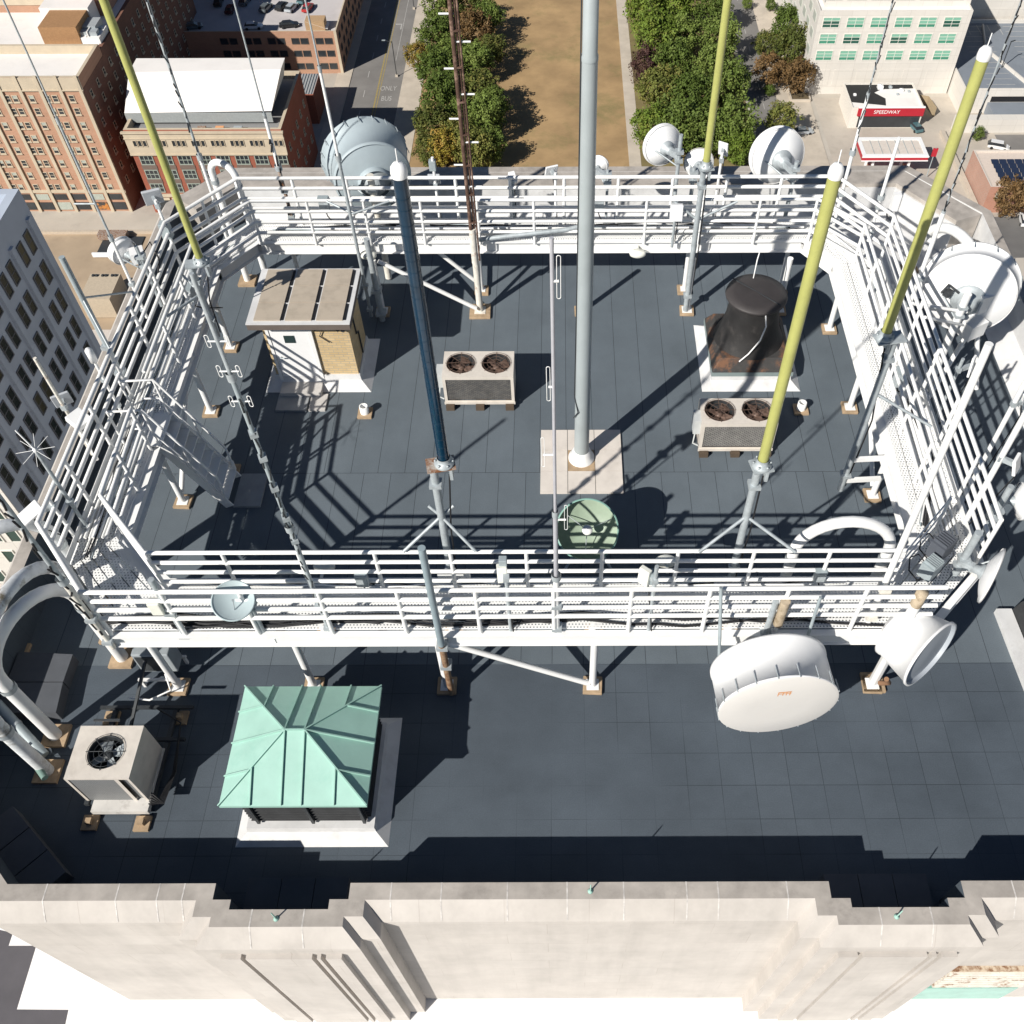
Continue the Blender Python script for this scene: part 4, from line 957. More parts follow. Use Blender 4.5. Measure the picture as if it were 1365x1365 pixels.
for u in (-.1, -.02, .04, .1): m.add([M @ V(p) for p in ((u-.008, .42, .0455), (u+.012, .42, .0455), (u+.012, .58, .0455), (u-.008, .58, .0455))], [(0, 1, 2, 3)])
m.build('face_label', [SALMON], t)
m = MB(); m.tube([(2.6, 8.5, 3.6), (2.72, 7.9, 1.9)], .03, 8); m.tube([(4.3, 8.5, 3.3), (4.25, 8.3, 2.2)], .03, 8); m.build('strut', [GREY], t)
m = MB(); m.tube([(3.75, 8.52, 2.4), (3.75, 8.52, 3.15)], .085, 12); m.build('pole_stub', [rust_mat('tan_rust', (.44, .36, .26), (.26, .2, .13), .5, .6, 5)], t)

t = dish('white flared drum dish on the corner post with a grey face', (6.42, 8.1, 2.05), (.62, -.76, .12), .66, .2, .72, 'recess', back=.52, pole=(6.03, 8.6, .07, 3.1, .095, WHITE), inner=MATS['radome_grey'])
m = MB(); m.lathe([(.1, 2.9), (.1, 3.3), (0, 3.31)], 16, Matrix.Translation((6.03, 8.6, 0))); m.build('pole_stub', [MATS['tan_rust']], t)
m = MB(); m.box((6.03, 8.6, .035), (.42, .42, .07)); m.build('pad', [PADW], t)
m = MB(); m.tube([(6.08, 8.48, .25), (6.2, 8.4, .42), (6.1, 8.38, .6)], .05, 8); m.build('copper_strap', [mat('copper_band', (.3, .17, .1), .5, .3)], t)
t = dish('shallow white dish facing out at the front right walkway corner', (7.7, 9.45, 2.5), (.84, -.5, .0), .52, .16, 0, 'radome', pole=(7.25, 9.75, 1.5, 3.4, .07))
for k, (c, d) in enumerate((((6.9, 10.0, 2.62), (.4, .3, .42)), ((6.65, 9.62, 2.5), (.32, .26, .36)))):
    q = thing('radio_unit', ('finned charcoal radio unit on the front right walkway corner', 'smaller grey radio unit with cable loop on the front right walkway corner')[k], 'radio', c)
    m = MB(); m.box(c, d, .7)
    for j in range(6):
        off = (j-2.5)*d[0]/7; m.box((c[0]+off*math.cos(.7), c[1]+off*math.sin(.7), c[2]+d[2]/2+.03), (.02, d[1]*.9, .06), .7)
    m.build('case', [(mat('charcoal_case', (.09, .1, .12), .6), GREY)[k]], q)
    m = MB(); m.tube([V(c)+V((-.1, .1, .05)), V(c)+V((-.2, .22, .12)), V(c)+V((-.34, .2, .05)), V(c)+V((-.36, .02, -.1)), V(c)+V((-.22, -.12, -.2)), V(c)+V((0, -.1, -.2))], .013, 8); m.build('cable', [BLACK], q)
    m = MB(); m.tube([(c[0], c[1], 1.9), (c[0], c[1], c[2])], .04, 8); m.build('mount_pole', [WHITE], q)
# the big dish on the right, seen from behind
t = dish('big white dish seen from behind with its mount at the right parapet', (9.5, 17.6, 2.45), (.34, .9, -.08), 1.06, .3, .4, 'radome', back=1.0, pole=(9.0, 16.6, .05, 3.0, .09, WHITE), latches=14, hub_r=.3)
m = MB(); m.box((9.45, 16.75, 1.95), (.5, .5, .4), .5); m.box((9.6, 16.9, 2.5), (.3, .2, .45), .4); m.build('mount_frame', [WHITE], t)
m = MB(); m.tube([(8.95, 16.3, .05), (9.7, 17.1, 1.6)], .06, 10); m.tube([(10.2, 16.6, .05), (9.7, 17.0, 1.9)], .06, 10); m.tube([(7.75, 16.4, 2.9), (9.2, 16.7, 2.4)], .04, 8); m.tube([(7.75, 15.6, 3.2), (9.3, 16.7, 2.0)], .035, 8); m.build('strut', [WHITE], t)
m = MB(); m.box((8.75, 17.0, 2.7), (.16, .14, .14), .6); m.tube([(8.6, 17.0, 2.7), (8.75, 17.1, 2.85), (9.0, 17.0, 2.7)], .03, 8); m.build('feed_box', [DARK], t)
t = dish('round white dish seen from behind at the far railing right of the yellow antenna', (5.45, 21.9, 3.15), (-.18, .95, -.2), .68, .34, .16, 'radome', pole=(5.75, 20.85, 1.0, 3.6), hub_r=.3)
t = dish('white dish seen from behind on the lattice pole, left of the pair', (2.55, 22.2, 3.25), (-.4, .9, -.15), .5, .26, .08, 'radome', pole=(2.95, 21.55, .8, 3.9, .05), hub_r=.3)
t = dish('smaller white dish seen from behind under the yellow antenna foot', (3.5, 21.75, 3.0), (.05, .95, -.15), .36, .22, 0, 'radome', pole=(3.3, 21.1, 1, 3.3, .05), hub_r=.3)
t = dish('tiny white dish behind the tall mast at the far railing', (.98, 21.6, 3.1), (.35, .9, .1), .2, .1, .05, 'radome', pole=(1.15, 21.0, 1.6, 3.3, .035))
BG = mat('pale_blue_grey_paint', (.36, .42, .45), .5, var=.08, scale=1.5)
t = dish('huge pale grey drum dish seen from behind at the far railing', (-5.15, 22.5, 2.75), (-.33, .93, .05), 1.1, .22, .95, 'radome', mt=BG, back=.95, pole=(-4.75, 20.95, .05, 3.2, .09, RUSTP), latches=20, hub_r=.34)
M = frame((-5.15, 22.5, 2.75), (-.33, .93, .05)); m = MB()
m.lathe([(.4, -1.27), (.43, -1.24), (.43, -1.12)], 40, M); m.lathe([(.97, -.98), (1.0, -.95), (1.0, -.9), (.98, -.88)], 56, M); m.build('back_ring', [BG], t)
t = dish('small pale grey dish on a post at the front left railing', (-5.52, 8.5, 3.25), (.2, -.3, .93), .34, .09, 0, 'open', mt=mat('pale_teal_grey', (.42, .5, .52), .4, var=.06), pole=(-5.35, 8.62, 1.9, 3.1, .05), hub_r=.2)
m = MB(); c = V((-5.52, 8.5, 3.25)); a = V((.2, -.3, .93)).normalized(); m.tube([c-V((0, .16, .27)), c+a*.22-V((0, 0, .1))], .009, 6); m.tube([c+a*.24-V((0, 0, .1)), c+a*.17-V((0, 0, .06))], .022, 8); m.build('feed_arm', [GREY], t)
GF = mat('pale_green_fibreglass', (.27, .34, .26), .5, var=.12, scale=3, dirt=(.3, .4, .32), dirt_scale=3, dirt_amt=.35)
t = dish('pale green dish on a stand on the roof behind the front railing', (.5, 11.5, 1.15), (-.06, -.62, .78), .62, .2, .26, 'open', mt=mat('faded_green_fibreglass', (.2, .36, .31), .5, var=.15, scale=2), inner=GF, pole=(.62, 12.2, .05, .6, .06))
c = V((.5, 11.5, 1.15)); a = V((-.06, -.62, .78)).normalized(); M = frame(c, a); m = MB()
for k in range(3):
    q = 2*math.pi*k/3+.5; m.tube([M @ V((.5*math.cos(q), .5*math.sin(q), -.25)), M @ V((0.02*math.cos(q), 0.02*math.sin(q), .02))], .01, 6)
m.build('feed_strut', [GALV], t)
m = MB(); m.lathe([(0, .03), (.1, .02), (.11, -.03), (.04, -.08)], 16, M); m.build('feed', [WHITE], t)
m = MB()
for p in ((-.0, 11.2, .0), (1.05, 11.25, 0), (.6, 12.6, 0)): m.bar(p, (.55, 11.95, .6), .05, .05)
m.build('stand', [GALV], t)
t = dish('small white dish with boxy radio at the far left railing', (-10.05, 17.9, 3.3), (-.75, .55, .2), .3, .12, .12, 'radome', pole=(-9.5, 17.6, 1.9, 3.6, .04))
m = MB(); m.box((-9.62, 17.75, 3.25), (.3, .3, .26), .4); m.build('radio_box', [WHITE2], t)
m = MB(); m.tube([(-9.5, 17.6, 3.3), (-9.3, 17.9, 3.5), (-9.15, 17.7, 3.2), (-9.3, 17.4, 2.6)], .02, 6); m.build('cable', [BLACK], t)
dish('white dish near the right edge of the roof beyond the walkway corner', (8.7, 10.95, 2.75), (.9, -.1, .1), .34, .14, .1, 'radome', pole=(8.05, 10.7, .6, 3.5, .06, GALV))

# ================================================================== flat panels and boxes
def panel(lab, c, face, wd, ht, dp, pole, mt=WHITE2, box=None, nm='panel_antenna', cat='panel antenna', pr=.035, pm=None, extra=None):
    """flat panel facing along `face`; pole = (x, y, z0, z1)"""
    t = thing(nm, lab, cat, c, 'flat panels and boxes on the walkway railings'); M = frame(c, face); m = MB(); m.M = M
    m.box((0, 0, 0), (wd, ht, dp)); m.M = None; m.build('panel', [mt], t, bevel=.015)
    m = MB(); x, y = pole[:2]; m.tube([(x, y, pole[2]), (x, y, pole[3])], pr, 10); m.build('mount_pole', [pm or WHITE], t)
    q = M @ V((0, 0, -dp/2)); m = MB(); m.bar(q, (x, y, c[2]), .07, .1); m.box((x, y, c[2]), (.1, .1, .12)); m.build('bracket', [GALV], t)
    m = MB(); m.tube([q, q+V((.05, -.1, -.25)), (x+.05, y-.05, pole[2]+.2)], .013, 6); m.build('cable', [BLACK], t)
    if box:
        m = MB(); m.box(*box); m.build('radio_box', [GREY if mt is not GREY else WHITE2], t, bevel=.01)
    return t
panel('square pale grey panel on a pole above the left walkway railing', (-9.5, 19.25, 3.75), (-.4, .9, .25), .42, .42, .07, (-9.3, 18.9, 1.9, 3.9), mat('pale_grey_panel', (.45, .47, .5), .5, var=.06), ((-9.25, 18.75, 3.2), (.22, .2, .4)))
panel('grey square panel backed by a white box on the slim left pole', (-9.85, 13.15, 3.3), (-.5, .8, .2), .34, .36, .05, (-9.74, 12.94, 1.9, 4.6), MATS['pale_grey_panel'], None, pm=RUSTP)
panel('white boxy panel mounted low on the slim left pole', (-9.45, 12.75, 3.15), (.3, -.2, .9), .34, .36, .16, (-9.6, 12.8, 1.9, 3.2))
panel('blank white panel facing out at the lower end of the left railing', (-9.62, 10.45, 3.15), (-.2, -.2, .95), .32, .42, .05, (-9.25, 10.6, 1.9, 3.4))
panel('white box above a grey square panel at the far railing', (-3.15, 20.85, 3.15), (0, 1, .3), .3, .32, .06, (-3.1, 20.6, 1.9, 3.9), MATS['pale_grey_panel'], ((-3.12, 20.62, 3.68), (.16, .14, .26)))
panel('small square white panel on a pole at the far railing beside the tall mast', (-.25, 20.8, 3.4), (-.35, .9, .35), .32, .34, .05, (-.15, 20.55, 1.9, 3.5))
panel('small tilted white camera housing at the middle of the far railing', (-1.2, 20.75, 3.25), (.2, -.5, .8), .16, .28, .12, (-1.2, 20.55, 1.9, 3.2), pm=GALV)
panel('white panel just right of the foot of the far yellow antenna', (4.1, 21.9, 3.3), (.5, .8, .2), .26, .4, .05, (4.0, 21.4, 1.2, 3.5))
panel('white control box with dangling cables on the inner far railing', (2.75, 19.5, 3.1), (0, -1, .2), .3, .4, .14, (2.75, 19.65, 2.0, 3.3), pm=GALV)
panel('cream upright panel on a galvanised post at the middle of the front railing', (-1.0, 8.72, 3.72), (.1, -.95, .2), .17, .34, .13, (-.93, 8.62, 1.9, 3.75), LAMPW, ((-.98, 8.8, 3.95), (.13, .12, .16)), pm=GALV)
panel('cream upright panel with a dark bracket right of the dipole pole', (1.35, 8.7, 3.65), (-.6, -.75, .1), .2, .38, .1, (1.52, 8.62, 1.9, 4.05), LAMPW, ((1.5, 8.72, 3.6), (.14, .14, .3)), pm=GALV)
panel('white tilted panel on the tall pole outside the right railing', (7.95, 10.75, 4.05), (.75, -.55, .3), .28, .34, .06, (7.72, 10.9, 1.9, 5.6), pr=.055)
panel('thin white panel angled outward from the right railing', (8.35, 14.1, 3.2), (.8, -.6, .1), .16, .5, .05, (8.05, 14.0, 1.2, 3.5), pm=GALV)
panel('white panel with clamps on a pole right of the walkway', (8.9, 12.8, 3.5), (.9, .1, .2), .2, .45, .08, (8.7, 12.75, .1, 4.4), pr=.05)
# ================================================================== the city below
def proj(p):
    v = V(p)-CAM; z = v.dot(_f)
    return (PPX+FOC*v.dot(_r)/z, PPY+FOC*v.dot(_d)/z) if z > .1 else (1e6, 1e6)
def inview(p, mg=6):
    x, y = proj(p); return -mg < x < 1365+mg and -mg < y < 1365+mg
CONC = mat('city_concrete', (.46, .42, .365), .85, var=.16, scale=.06, dirt=(.3, .27, .24), dirt_scale=.15, dirt_amt=.5)
ASPH = mat('asphalt', (.15, .145, .14), .9, var=.2, scale=.15, dirt=(.1, .1, .1), dirt_scale=.1, dirt_amt=.4)
ASPH2 = mat('worn_asphalt', (.2, .19, .18), .9, var=.2, scale=.15)
WALK = mat('pale_pavement', (.5, .44, .365), .85, var=.14, scale=.25, dirt=(.36, .31, .26), dirt_scale=.4, dirt_amt=.4)
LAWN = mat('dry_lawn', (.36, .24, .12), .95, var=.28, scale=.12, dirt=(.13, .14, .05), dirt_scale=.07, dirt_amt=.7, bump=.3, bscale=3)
LINE = mat('road_paint', (.42, .41, .39), .7, var=.2, scale=2); LINEY = mat('yellow_road_paint', (.32, .25, .1), .7, var=.2, scale=2)
def sheet(nm, poly, z, m_, up=None):
    mb = MB(); mb.poly([(x, y, z) for x, y in poly]); o = mb.build(nm, [m_]); o['kind'] = 'structure'; return o
def slab(nm, poly, z0, z1, m_):
    mb = MB(); mb.prism(poly, z0, z1); o = mb.build(nm, [m_]); o['kind'] = 'structure'; return o
sheet('ground', [(-900, -400), (900, -400), (900, 1500), (-900, 1500)], G, CONC)
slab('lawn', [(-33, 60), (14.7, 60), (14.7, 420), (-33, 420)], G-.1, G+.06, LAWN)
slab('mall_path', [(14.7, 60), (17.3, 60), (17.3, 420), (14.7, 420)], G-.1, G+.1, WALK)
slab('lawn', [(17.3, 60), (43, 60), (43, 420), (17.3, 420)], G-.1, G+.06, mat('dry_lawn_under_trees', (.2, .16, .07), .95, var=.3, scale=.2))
sheet('road', [(-50.5, 60), (-38, 60), (-38, 420), (-50.5, 420)], G+.004, ASPH2)
slab('pavement', [(-38, 60), (-33, 60), (-33, 420), (-38, 420)], G-.1, G+.13, WALK)
slab('pavement', [(-54, 150), (-50.5, 150), (-50.5, 420), (-54, 420)], G-.1, G+.13, WALK)
sheet('road', [(43.6, 60), (50, 60), (51, 420), (43.6, 420)], G+.004, ASPH2)
slab('pavement', [(50, 60), (58, 60), (58, 420), (51, 420)], G-.1, G+.12, WALK)
sheet('road', [(82, 152), (160, 154), (160, 165), (84, 165.5)], G+.006, ASPH)
sheet('road', [(-140, 140), (-50.5, 140), (-50.5, 152), (-140, 152)], G+.005, ASPH2)
sheet('road', [(97, 183.5), (160, 183.5), (160, 196), (97, 196)], G+.004, ASPH2)
sheet('parking_lot', [(59, 172), (97, 172), (97, 212), (59, 212)], G+.004, mat('stained_concrete_lot', (.47, .42, .36), .85, var=.2, scale=.15, dirt=(.28, .245, .21), dirt_scale=.3, dirt_amt=.55))
def roadline(x0, y0, x1, y1, wd, m_):
    a, b = V((x0, y0)), V((x1, y1)); d = (b-a).normalized()*wd/2; nrm = V((-d.y, d.x))
    o = sheet('road_marking', [(a+nrm)[:], (a-nrm)[:], (b-nrm)[:], (b+nrm)[:]], G+.012, m_); return o
roadline(-43.5, 100, -43.5, 420, .35, LINEY); roadline(-42.9, 100, -42.9, 420, .2, LINEY)
for k in range(14):
    y = 150+k*9; roadline(-46.5, y, -46.5, y+3, .16, LINE); roadline(47, y+3, 47, y+5.5, .14, LINE)
roadline(-40.6, 230, -40.6, 330, .12, LINE)
mt = Matrix.Translation((-41.0, 215.2, G+.014)) @ Matrix.Rotation(.0, 4, 'Z') @ Matrix.Diagonal((1, 1.6, 1, 1))
for body, yy in (('ONLY', 216.8), ('BUS', 212.2)):
    o = text('road_lettering', body, 1.7, Matrix.Translation((-41.0, yy, G+.014)) @ Matrix.Diagonal((.85, 1.7, 1, 1)), LINE, ext=.001); o['kind'] = 'structure'
mb = MB(); mb.add([(-41.2, 246, G+.013), (-40.9, 246, G+.013), (-40.9, 248.5, G+.013), (-41.2, 248.5, G+.013), (-42.6, 248.5, G+.013), (-42.6, 249, G+.013), (-40.9, 249, G+.013)], [(0, 1, 2, 3), (4, 3, 2, 6, 5)])
o = mb.build('road_arrow', [LINE]); o['kind'] = 'structure'

# ------------------------------------------------------------------ windows
WMESH = {}
GLD = mat('dark_window_glass', (.035, .04, .045), .12, var=.3, scale=.3, spec=.6)
GLP = mat('pale_window_blind', (.4, .43, .38), .4, var=.15)
GLT = mat('teal_window_glass', (.06, .24, .16), .2, var=.2, scale=.4)
def wmesh(key, w_, h_, glass, framem, fr=.1, cols=1, rows_=1, depth=.12, split=None, sill=None):
    if key in WMESH: return WMESH[key]
    mb = MB(); y0, y1 = -depth, .0
    mb.mi = 0
    mb.add([(-w_/2, -.03, -h_/2), (w_/2, -.03, -h_/2), (w_/2, -.03, h_/2), (-w_/2, -.03, h_/2)], [(0, 1, 2, 3)])
    if split:
        mb.mi = 2; mb.add([(-w_/2, -.04, -h_/2+h_*split), (w_/2, -.04, -h_/2+h_*split), (w_/2, -.04, h_/2), (-w_/2, -.04, h_/2)], [(0, 1, 2, 3)])
    mb.mi = 1
    for x in (-w_/2, w_/2): mb.ext(x-fr/2, x+fr/2, y0, y1, -h_/2-fr/2, h_/2+fr/2)
    for z in (-h_/2, h_/2): mb.ext(-w_/2+fr/2, w_/2-fr/2, y0, y1, z-fr/2, z+fr/2)
    for k in range(1, cols): x = -w_/2+w_*k/cols; mb.ext(x-fr*.35, x+fr*.35, y0*.7, y1, -h_/2+fr/2, h_/2-fr/2)
    for k in range(1, rows_): z = -h_/2+h_*k/rows_; mb.ext(-w_/2+fr/2, w_/2-fr/2, y0*.6, y1, z-fr*.35, z+fr*.35)
    if sill: mb.ext(-w_/2-.15, w_/2+.15, -depth-.12, 0, -h_/2-fr/2-.15, -h_/2-fr/2)
    me = bpy.data.meshes.new('window'); me.from_pydata([tuple(p) for p in mb.v], [], mb.f)
    mats = [glass, framem, split and (sill if not isinstance(sill, bool) and sill else GLP) or GLP]
    for q in mats: me.materials.append(q)
    for i, p in enumerate(me.polygons): p.material_index = mb.m[i]
    WMESH[key] = me; return me
def window(parent, me, p, rz=0.0, nm='window'):
    if not inview(p, 25): return None
    o = bpy.data.objects.new(nm, me); COL.objects.link(o); o.parent = parent; o.location = V(p)-root_loc(parent); o.rotation_euler = (0, 0, rz); return o

def building(nm, lab, x0, x1, y0, y1, z1, wallm, roofm, par_h=1.0, par_t=.4, capm=None, cat='building'):
    t = thing(nm, lab, cat, ((x0+x1)/2, y0, G))
    mb = MB()
    for a, b in (((x0, y0), (x1, y0)), ((x1, y0), (x1, y1)), ((x1, y1), (x0, y1)), ((x0, y1), (x0, y0))):
        mb.add([(*a, G), (*b, G), (*b, z1), (*a, z1)], [(0, 1, 2, 3)])
    mb.build('wall', [wallm], t)
    mb = MB(); mb.poly([(x0+par_t, y0+par_t, z1-par_h), (x1-par_t, y0+par_t, z1-par_h), (x1-par_t, y1-par_t, z1-par_h), (x0+par_t, y1-par_t, z1-par_h)]); rf = mb.build('roof', [roofm], t)
    mb = MB(); A = [(x0, y0), (x1, y0), (x1, y1), (x0, y1)]; B_ = [(x0+par_t, y0+par_t), (x1-par_t, y0+par_t), (x1-par_t, y1-par_t), (x0+par_t, y1-par_t)]
    for i in range(4):
        j = (i+1) % 4; mb.add([(*A[i], z1), (*A[j], z1), (*B_[j], z1), (*B_[i], z1), (*B_[i], z1-par_h), (*B_[j], z1-par_h)], [(0, 1, 2, 3), (3, 2, 5, 4)])
    mb.build('parapet', [capm or wallm], t)
    return t, rf
def rbox(parent, nm, x0, x1, y0, y1, z0, z1, m_): 
    mb = MB(); mb.ext(x0, x1, y0, y1, z0, z1); return mb.build(nm, [m_], parent)

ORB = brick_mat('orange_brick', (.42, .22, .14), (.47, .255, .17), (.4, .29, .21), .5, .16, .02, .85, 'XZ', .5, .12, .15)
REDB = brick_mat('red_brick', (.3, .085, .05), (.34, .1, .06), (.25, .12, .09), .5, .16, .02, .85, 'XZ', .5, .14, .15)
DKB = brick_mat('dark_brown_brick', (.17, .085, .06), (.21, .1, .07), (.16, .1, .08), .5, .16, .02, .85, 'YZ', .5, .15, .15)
CREAM = mat('cream_terracotta', (.52, .44, .33), .75, var=.1, scale=.5, dirt=(.45, .38, .28), dirt_scale=.4, dirt_amt=.3)
WROOF = mat('bright_roof_membrane', (.78, .75, .72), .7, var=.08, scale=.2, dirt=(.5, .46, .42), dirt_scale=.2, dirt_amt=.3)
WSTONE = brick_mat('white_stone_panels', (.6, .57, .525), (.63, .6, .555), (.5, .47, .43), 3.2, 1.8, .03, .8, 'XZ', 0, .07, .12)

# ---- brick apartment tower at the left
zt = -71.7
t, rf = building('apartment_block', 'tall orange brick apartment block with cream piers in the upper left', -150, -88.25, 168.6, 181, zt, ORB, WROOF, 1.6, .6, CREAM)
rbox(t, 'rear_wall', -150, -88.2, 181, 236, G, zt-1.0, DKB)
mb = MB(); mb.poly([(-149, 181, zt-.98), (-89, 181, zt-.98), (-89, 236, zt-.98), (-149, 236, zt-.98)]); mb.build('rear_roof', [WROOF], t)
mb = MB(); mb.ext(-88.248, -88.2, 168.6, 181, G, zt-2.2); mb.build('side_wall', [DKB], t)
mb = MB(); mb.ext(-150, -88.2, 168.45, 168.6, zt-2.35, zt-.02); mb.ext(-150, -88.2, 168.35, 168.6, -95.6, -95.0); mb.ext(-150, -88.2, 168.3, 168.6, zt-2.5, zt-2.3); bandp = mb.build('cream_band', [CREAM], t)
k = 0; x = -89.0
wp = wmesh('b1p', .95, 1.25, GLD, CREAM, .12, 1, 2, .1, .5, True); wd = wmesh('b1d', .95, 1.25, GLD, CREAM, .12, 1, 2, .1, None, True)
rr = random.Random(2)
while x > -124:
    mb = MB(); mb.ext(x, x+.62, 168.28, 168.6, G, zt+.35); mb.build('pier', [CREAM], t)
    if k < 9:
        xs = (x-2.0,) if k % 2 == 0 else (x-1.35, x-2.75)
        for xx in xs:
            for r in (130, 147, 165.6, 183, 199, 216, 232, 248):
                window(t, wp if rr.random() < .55 else wd, (xx, 168.6, zon(-95, 168.6, r)-.2))
        mb = MB(); mb.ext(x-3.2, x-.3, 168.5, 168.6, -99.6, -97.9); mb.build('shop_front', [(GLD, rust_mat('orange_shop', (.05, .05, .05), (.5, .2, .05), .5, .56, .5), GLD, GLP, GLD)[k % 5]], t)
        mb = MB(); mb.ext(x-3.1, x-.4, 168.52, 168.6, -97.3, -96.0); mb.build('mezzanine_window', [GLP if k in (1, 4) else GLD], t)
    x -= 3.72; k += 1
rbox(t, 'roof_house', -99.5, -92.3, 183, 190, zt-1, zt+2.2, mat('tan_brick', (.34, .19, .09), .85, var=.15))
rbox(t, 'roof_house', -101.5, -92, 190, 194, zt-1, zt+2.6, WROOF)
rbox(t, 'roof_tower', -97.8, -90.6, 194.5, 204, zt-1, zt+6.2, mat('pinkish_brick', (.36, .2, .14), .85, var=.15))
for q in range(12):
    rbox(t, 'roof_unit', -92.4+rr.uniform(-.9, 3.0), -91.6+rr.uniform(-.4, 3.1), 183+rr.uniform(0, 5), 184.4+rr.uniform(0, 5), zt-1, zt+rr.uniform(.1, 1.2), (WROOF, GALV, GREY)[q % 3])
for y in range(171, 235, 4):
    for r in (133, 152, 171, 190, 209, 228, 247):
        window(t, wd, (-88.2, y, zon(-95, 168.6, r)), R(90))
t2, rf = building('apartment_block', 'farther brick apartment wing with cream top at the upper left corner', -170, -101.8, 196, 210, -68.5, ORB, WROOF, 1.2, .5, CREAM)
for xx in (-104, -106.2, -109.5, -111.7):
    for zz in (-73.5, -76.6, -79.7): window(t2, wp, (xx, 196, zz))
mb = MB(); mb.ext(-170, -101.8, 195.85, 196, -71.2, -68.5); mb.build('cream_band', [CREAM], t2)

# ---- dark brown tower behind
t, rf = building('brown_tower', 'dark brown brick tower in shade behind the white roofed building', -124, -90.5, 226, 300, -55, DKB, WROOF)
for y in range(229, 262, 4):
    for zz in range(-97, -58, 4): window(t, wd, (-90.5, y, zz), R(90))
# ---- cream and red block with a white mansard
t, rf = building('commercial_block', 'red brick and cream commercial block with a steep white roof', -83.6, -53.5, 168, 190, -81.7, REDB, mat('grey_terrace', (.25, .25, .25), .8), 1.3, .6, CREAM)
zc = [zon(-68, 168, r) for r in (173, 183, 197, 204)]
mb = MB(); mb.ext(-83.9, -53.3, 167.75, 168, zc[3], zc[0]-.25); mb.ext(-84.1, -53.1, 167.45, 168, zc[0]-.55, zc[0]-.22); mb.ext(-84.0, -53.2, 167.6, 168, zc[1]-.2, zc[1]); mb.ext(-83.9, -53.3, 167.6, 168, zc[3]-.3, zc[3]); mb.ext(-83.8, -53.4, 167.7, 168, -96.2, -95.6); mb.build('cream_band', [CREAM], t)
mb = MB()
P = [(-84.0, 172.0, -80.6), (-55.8, 172.6, -80.6), (-53.6, 177.6, -75), (-82.4, 176.6, -75)]
Q = [(p[0], p[1]+9, -80.6) for p in P]
mb.add(P+[(-82.4, 182, -75), (-53.6, 182, -75), (-84, 186, -80.6), (-55.8, 186, -80.6)], [(0, 1, 2, 3), (3, 2, 5, 4), (4, 5, 7, 6), (0, 3, 4, 6), (1, 7, 5, 2)]); mb.build('mansard_roof', [WROOF], t)
mb = MB(); mb.ext(-84, -55.8, 171.9, 172.2, -82.5, -80.65); mb.build('roof_upstand', [mat('grey_cladding', (.3, .32, .32), .7)], t)
wt = wmesh('b2t', 1.0, 1.5, GLD, CREAM, .14, 1, 1, .1)
wb = wmesh('b2b', 2.5, 1.9, GLD, mat('grey_green_frame', (.3, .34, .3), .6), .18, 3, 2, .12)
for k in range(8):
    xc = -81.2+k*3.75
    for dx in (-.95, 0, .95): window(t, wmesh('b2s', .68, 1.25, GLD, CREAM, .1), (xc+dx, 167.75, zon(-68, 168, 190)))
    for r in (213, 232, 250): window(t, wb, (xc, 168, zon(-68, 168, r)))
    for r in (222.5, 241): mb = MB(); mb.ext(xc-1.5, xc+1.5, 167.9, 168, zon(-68, 168, r)-.5, zon(-68, 168, r)+.5); mb.build('spandrel', [mat('brown_spandrel', (.16, .12, .1), .7)], t)
    mb = MB(); mb.ext(xc-1.5, xc+1.5, 167.85, 168, -99.5, -97); mb.build('shop_front', [GLD], t)
    mb = MB(); mb.ext(xc-1.65, xc+1.65, 167.8, 168, -97, -96.5); mb.build('shop_lintel', [CREAM], t)
for q, (xx, mm) in enumerate(((-70, RUST), (-66.5, SALMON), (-63, GALV))): rbox(t, 'roof_unit', xx, xx+1.6, 169.2, 170.2, -83, -82.2, mm)
for y in range(171, 190, 4):
    for zz in (-87, -91, -95): window(t, wd, (-53.5, y, zz), R(90))
# ---- small grey metal roof shed beside it
t, rf = building('metal_roof_building', 'low building with a ribbed grey metal roof beside the orange garage', -63.9, -55.0, 201.5, 210.5, -93, REDB, mat('ribbed_metal', (.33, .33, .33), .6, var=.15), .05, .05)
mb = MB()
for k in range(14): mb.ext(-63.6+k*.62, -63.5+k*.62, 201.6, 210.4, -93.05, -92.9)
mb.build('rib', [GALV], t)
mb = MB(); mb.lathe([(0, .5), (.7, .45), (.8, 0)], 12, Matrix.Translation((-61.5, 207.5, -93.05))); mb.build('roof_vent', [RUST], t)
# ---- orange parking garage with rooftop cars
t, rf = building('parking_garage', 'orange brick parking garage with cars on its pale roof', -100, -52.6, 224, 290, -89.9, ORB, mat('pale_deck', (.5, .47, .47), .85, var=.12, scale=.2, dirt=(.35, .33, .33), dirt_scale=.2, dirt_amt=.3), 1.1, .3, CREAM)
w3 = wmesh('b3', 1.75, 1.35, GLD, mat('dark_frame', (.09, .08, .07), .6), .1, 1, 1, .1)
for xx in (-79.3, -77.1, -73.7, -71.5, -68.1, -65.9, -62.5, -60.4, -56.85, -54.7):
    for zz in (-92.2, -95.15, -98.2): window(t, w3, (xx, 224, zz))
rbox(t, 'end_pier', -53.2, -52.55, 223.85, 224, G, -89.9, CREAM)
for y in range(227, 285, 4):
    for zz in (-92.2, -95.1, -98): window(t, w3, (-52.6, y, zz), R(90))
rbox(t, 'stair_house', -60, -55.5, 226, 229, -91, -88.6, mat('tan_render', (.42, .28, .16), .8))
mb = MB(); mb.add([(-60.2, 225.9, -88.55), (-54.9, 225.9, -90.4), (-54.9, 229.3, -90.4), (-60.2, 229.3, -88.55)], [(0, 1, 2, 3)]); mb.build('ramp_roof', [WROOF], t)

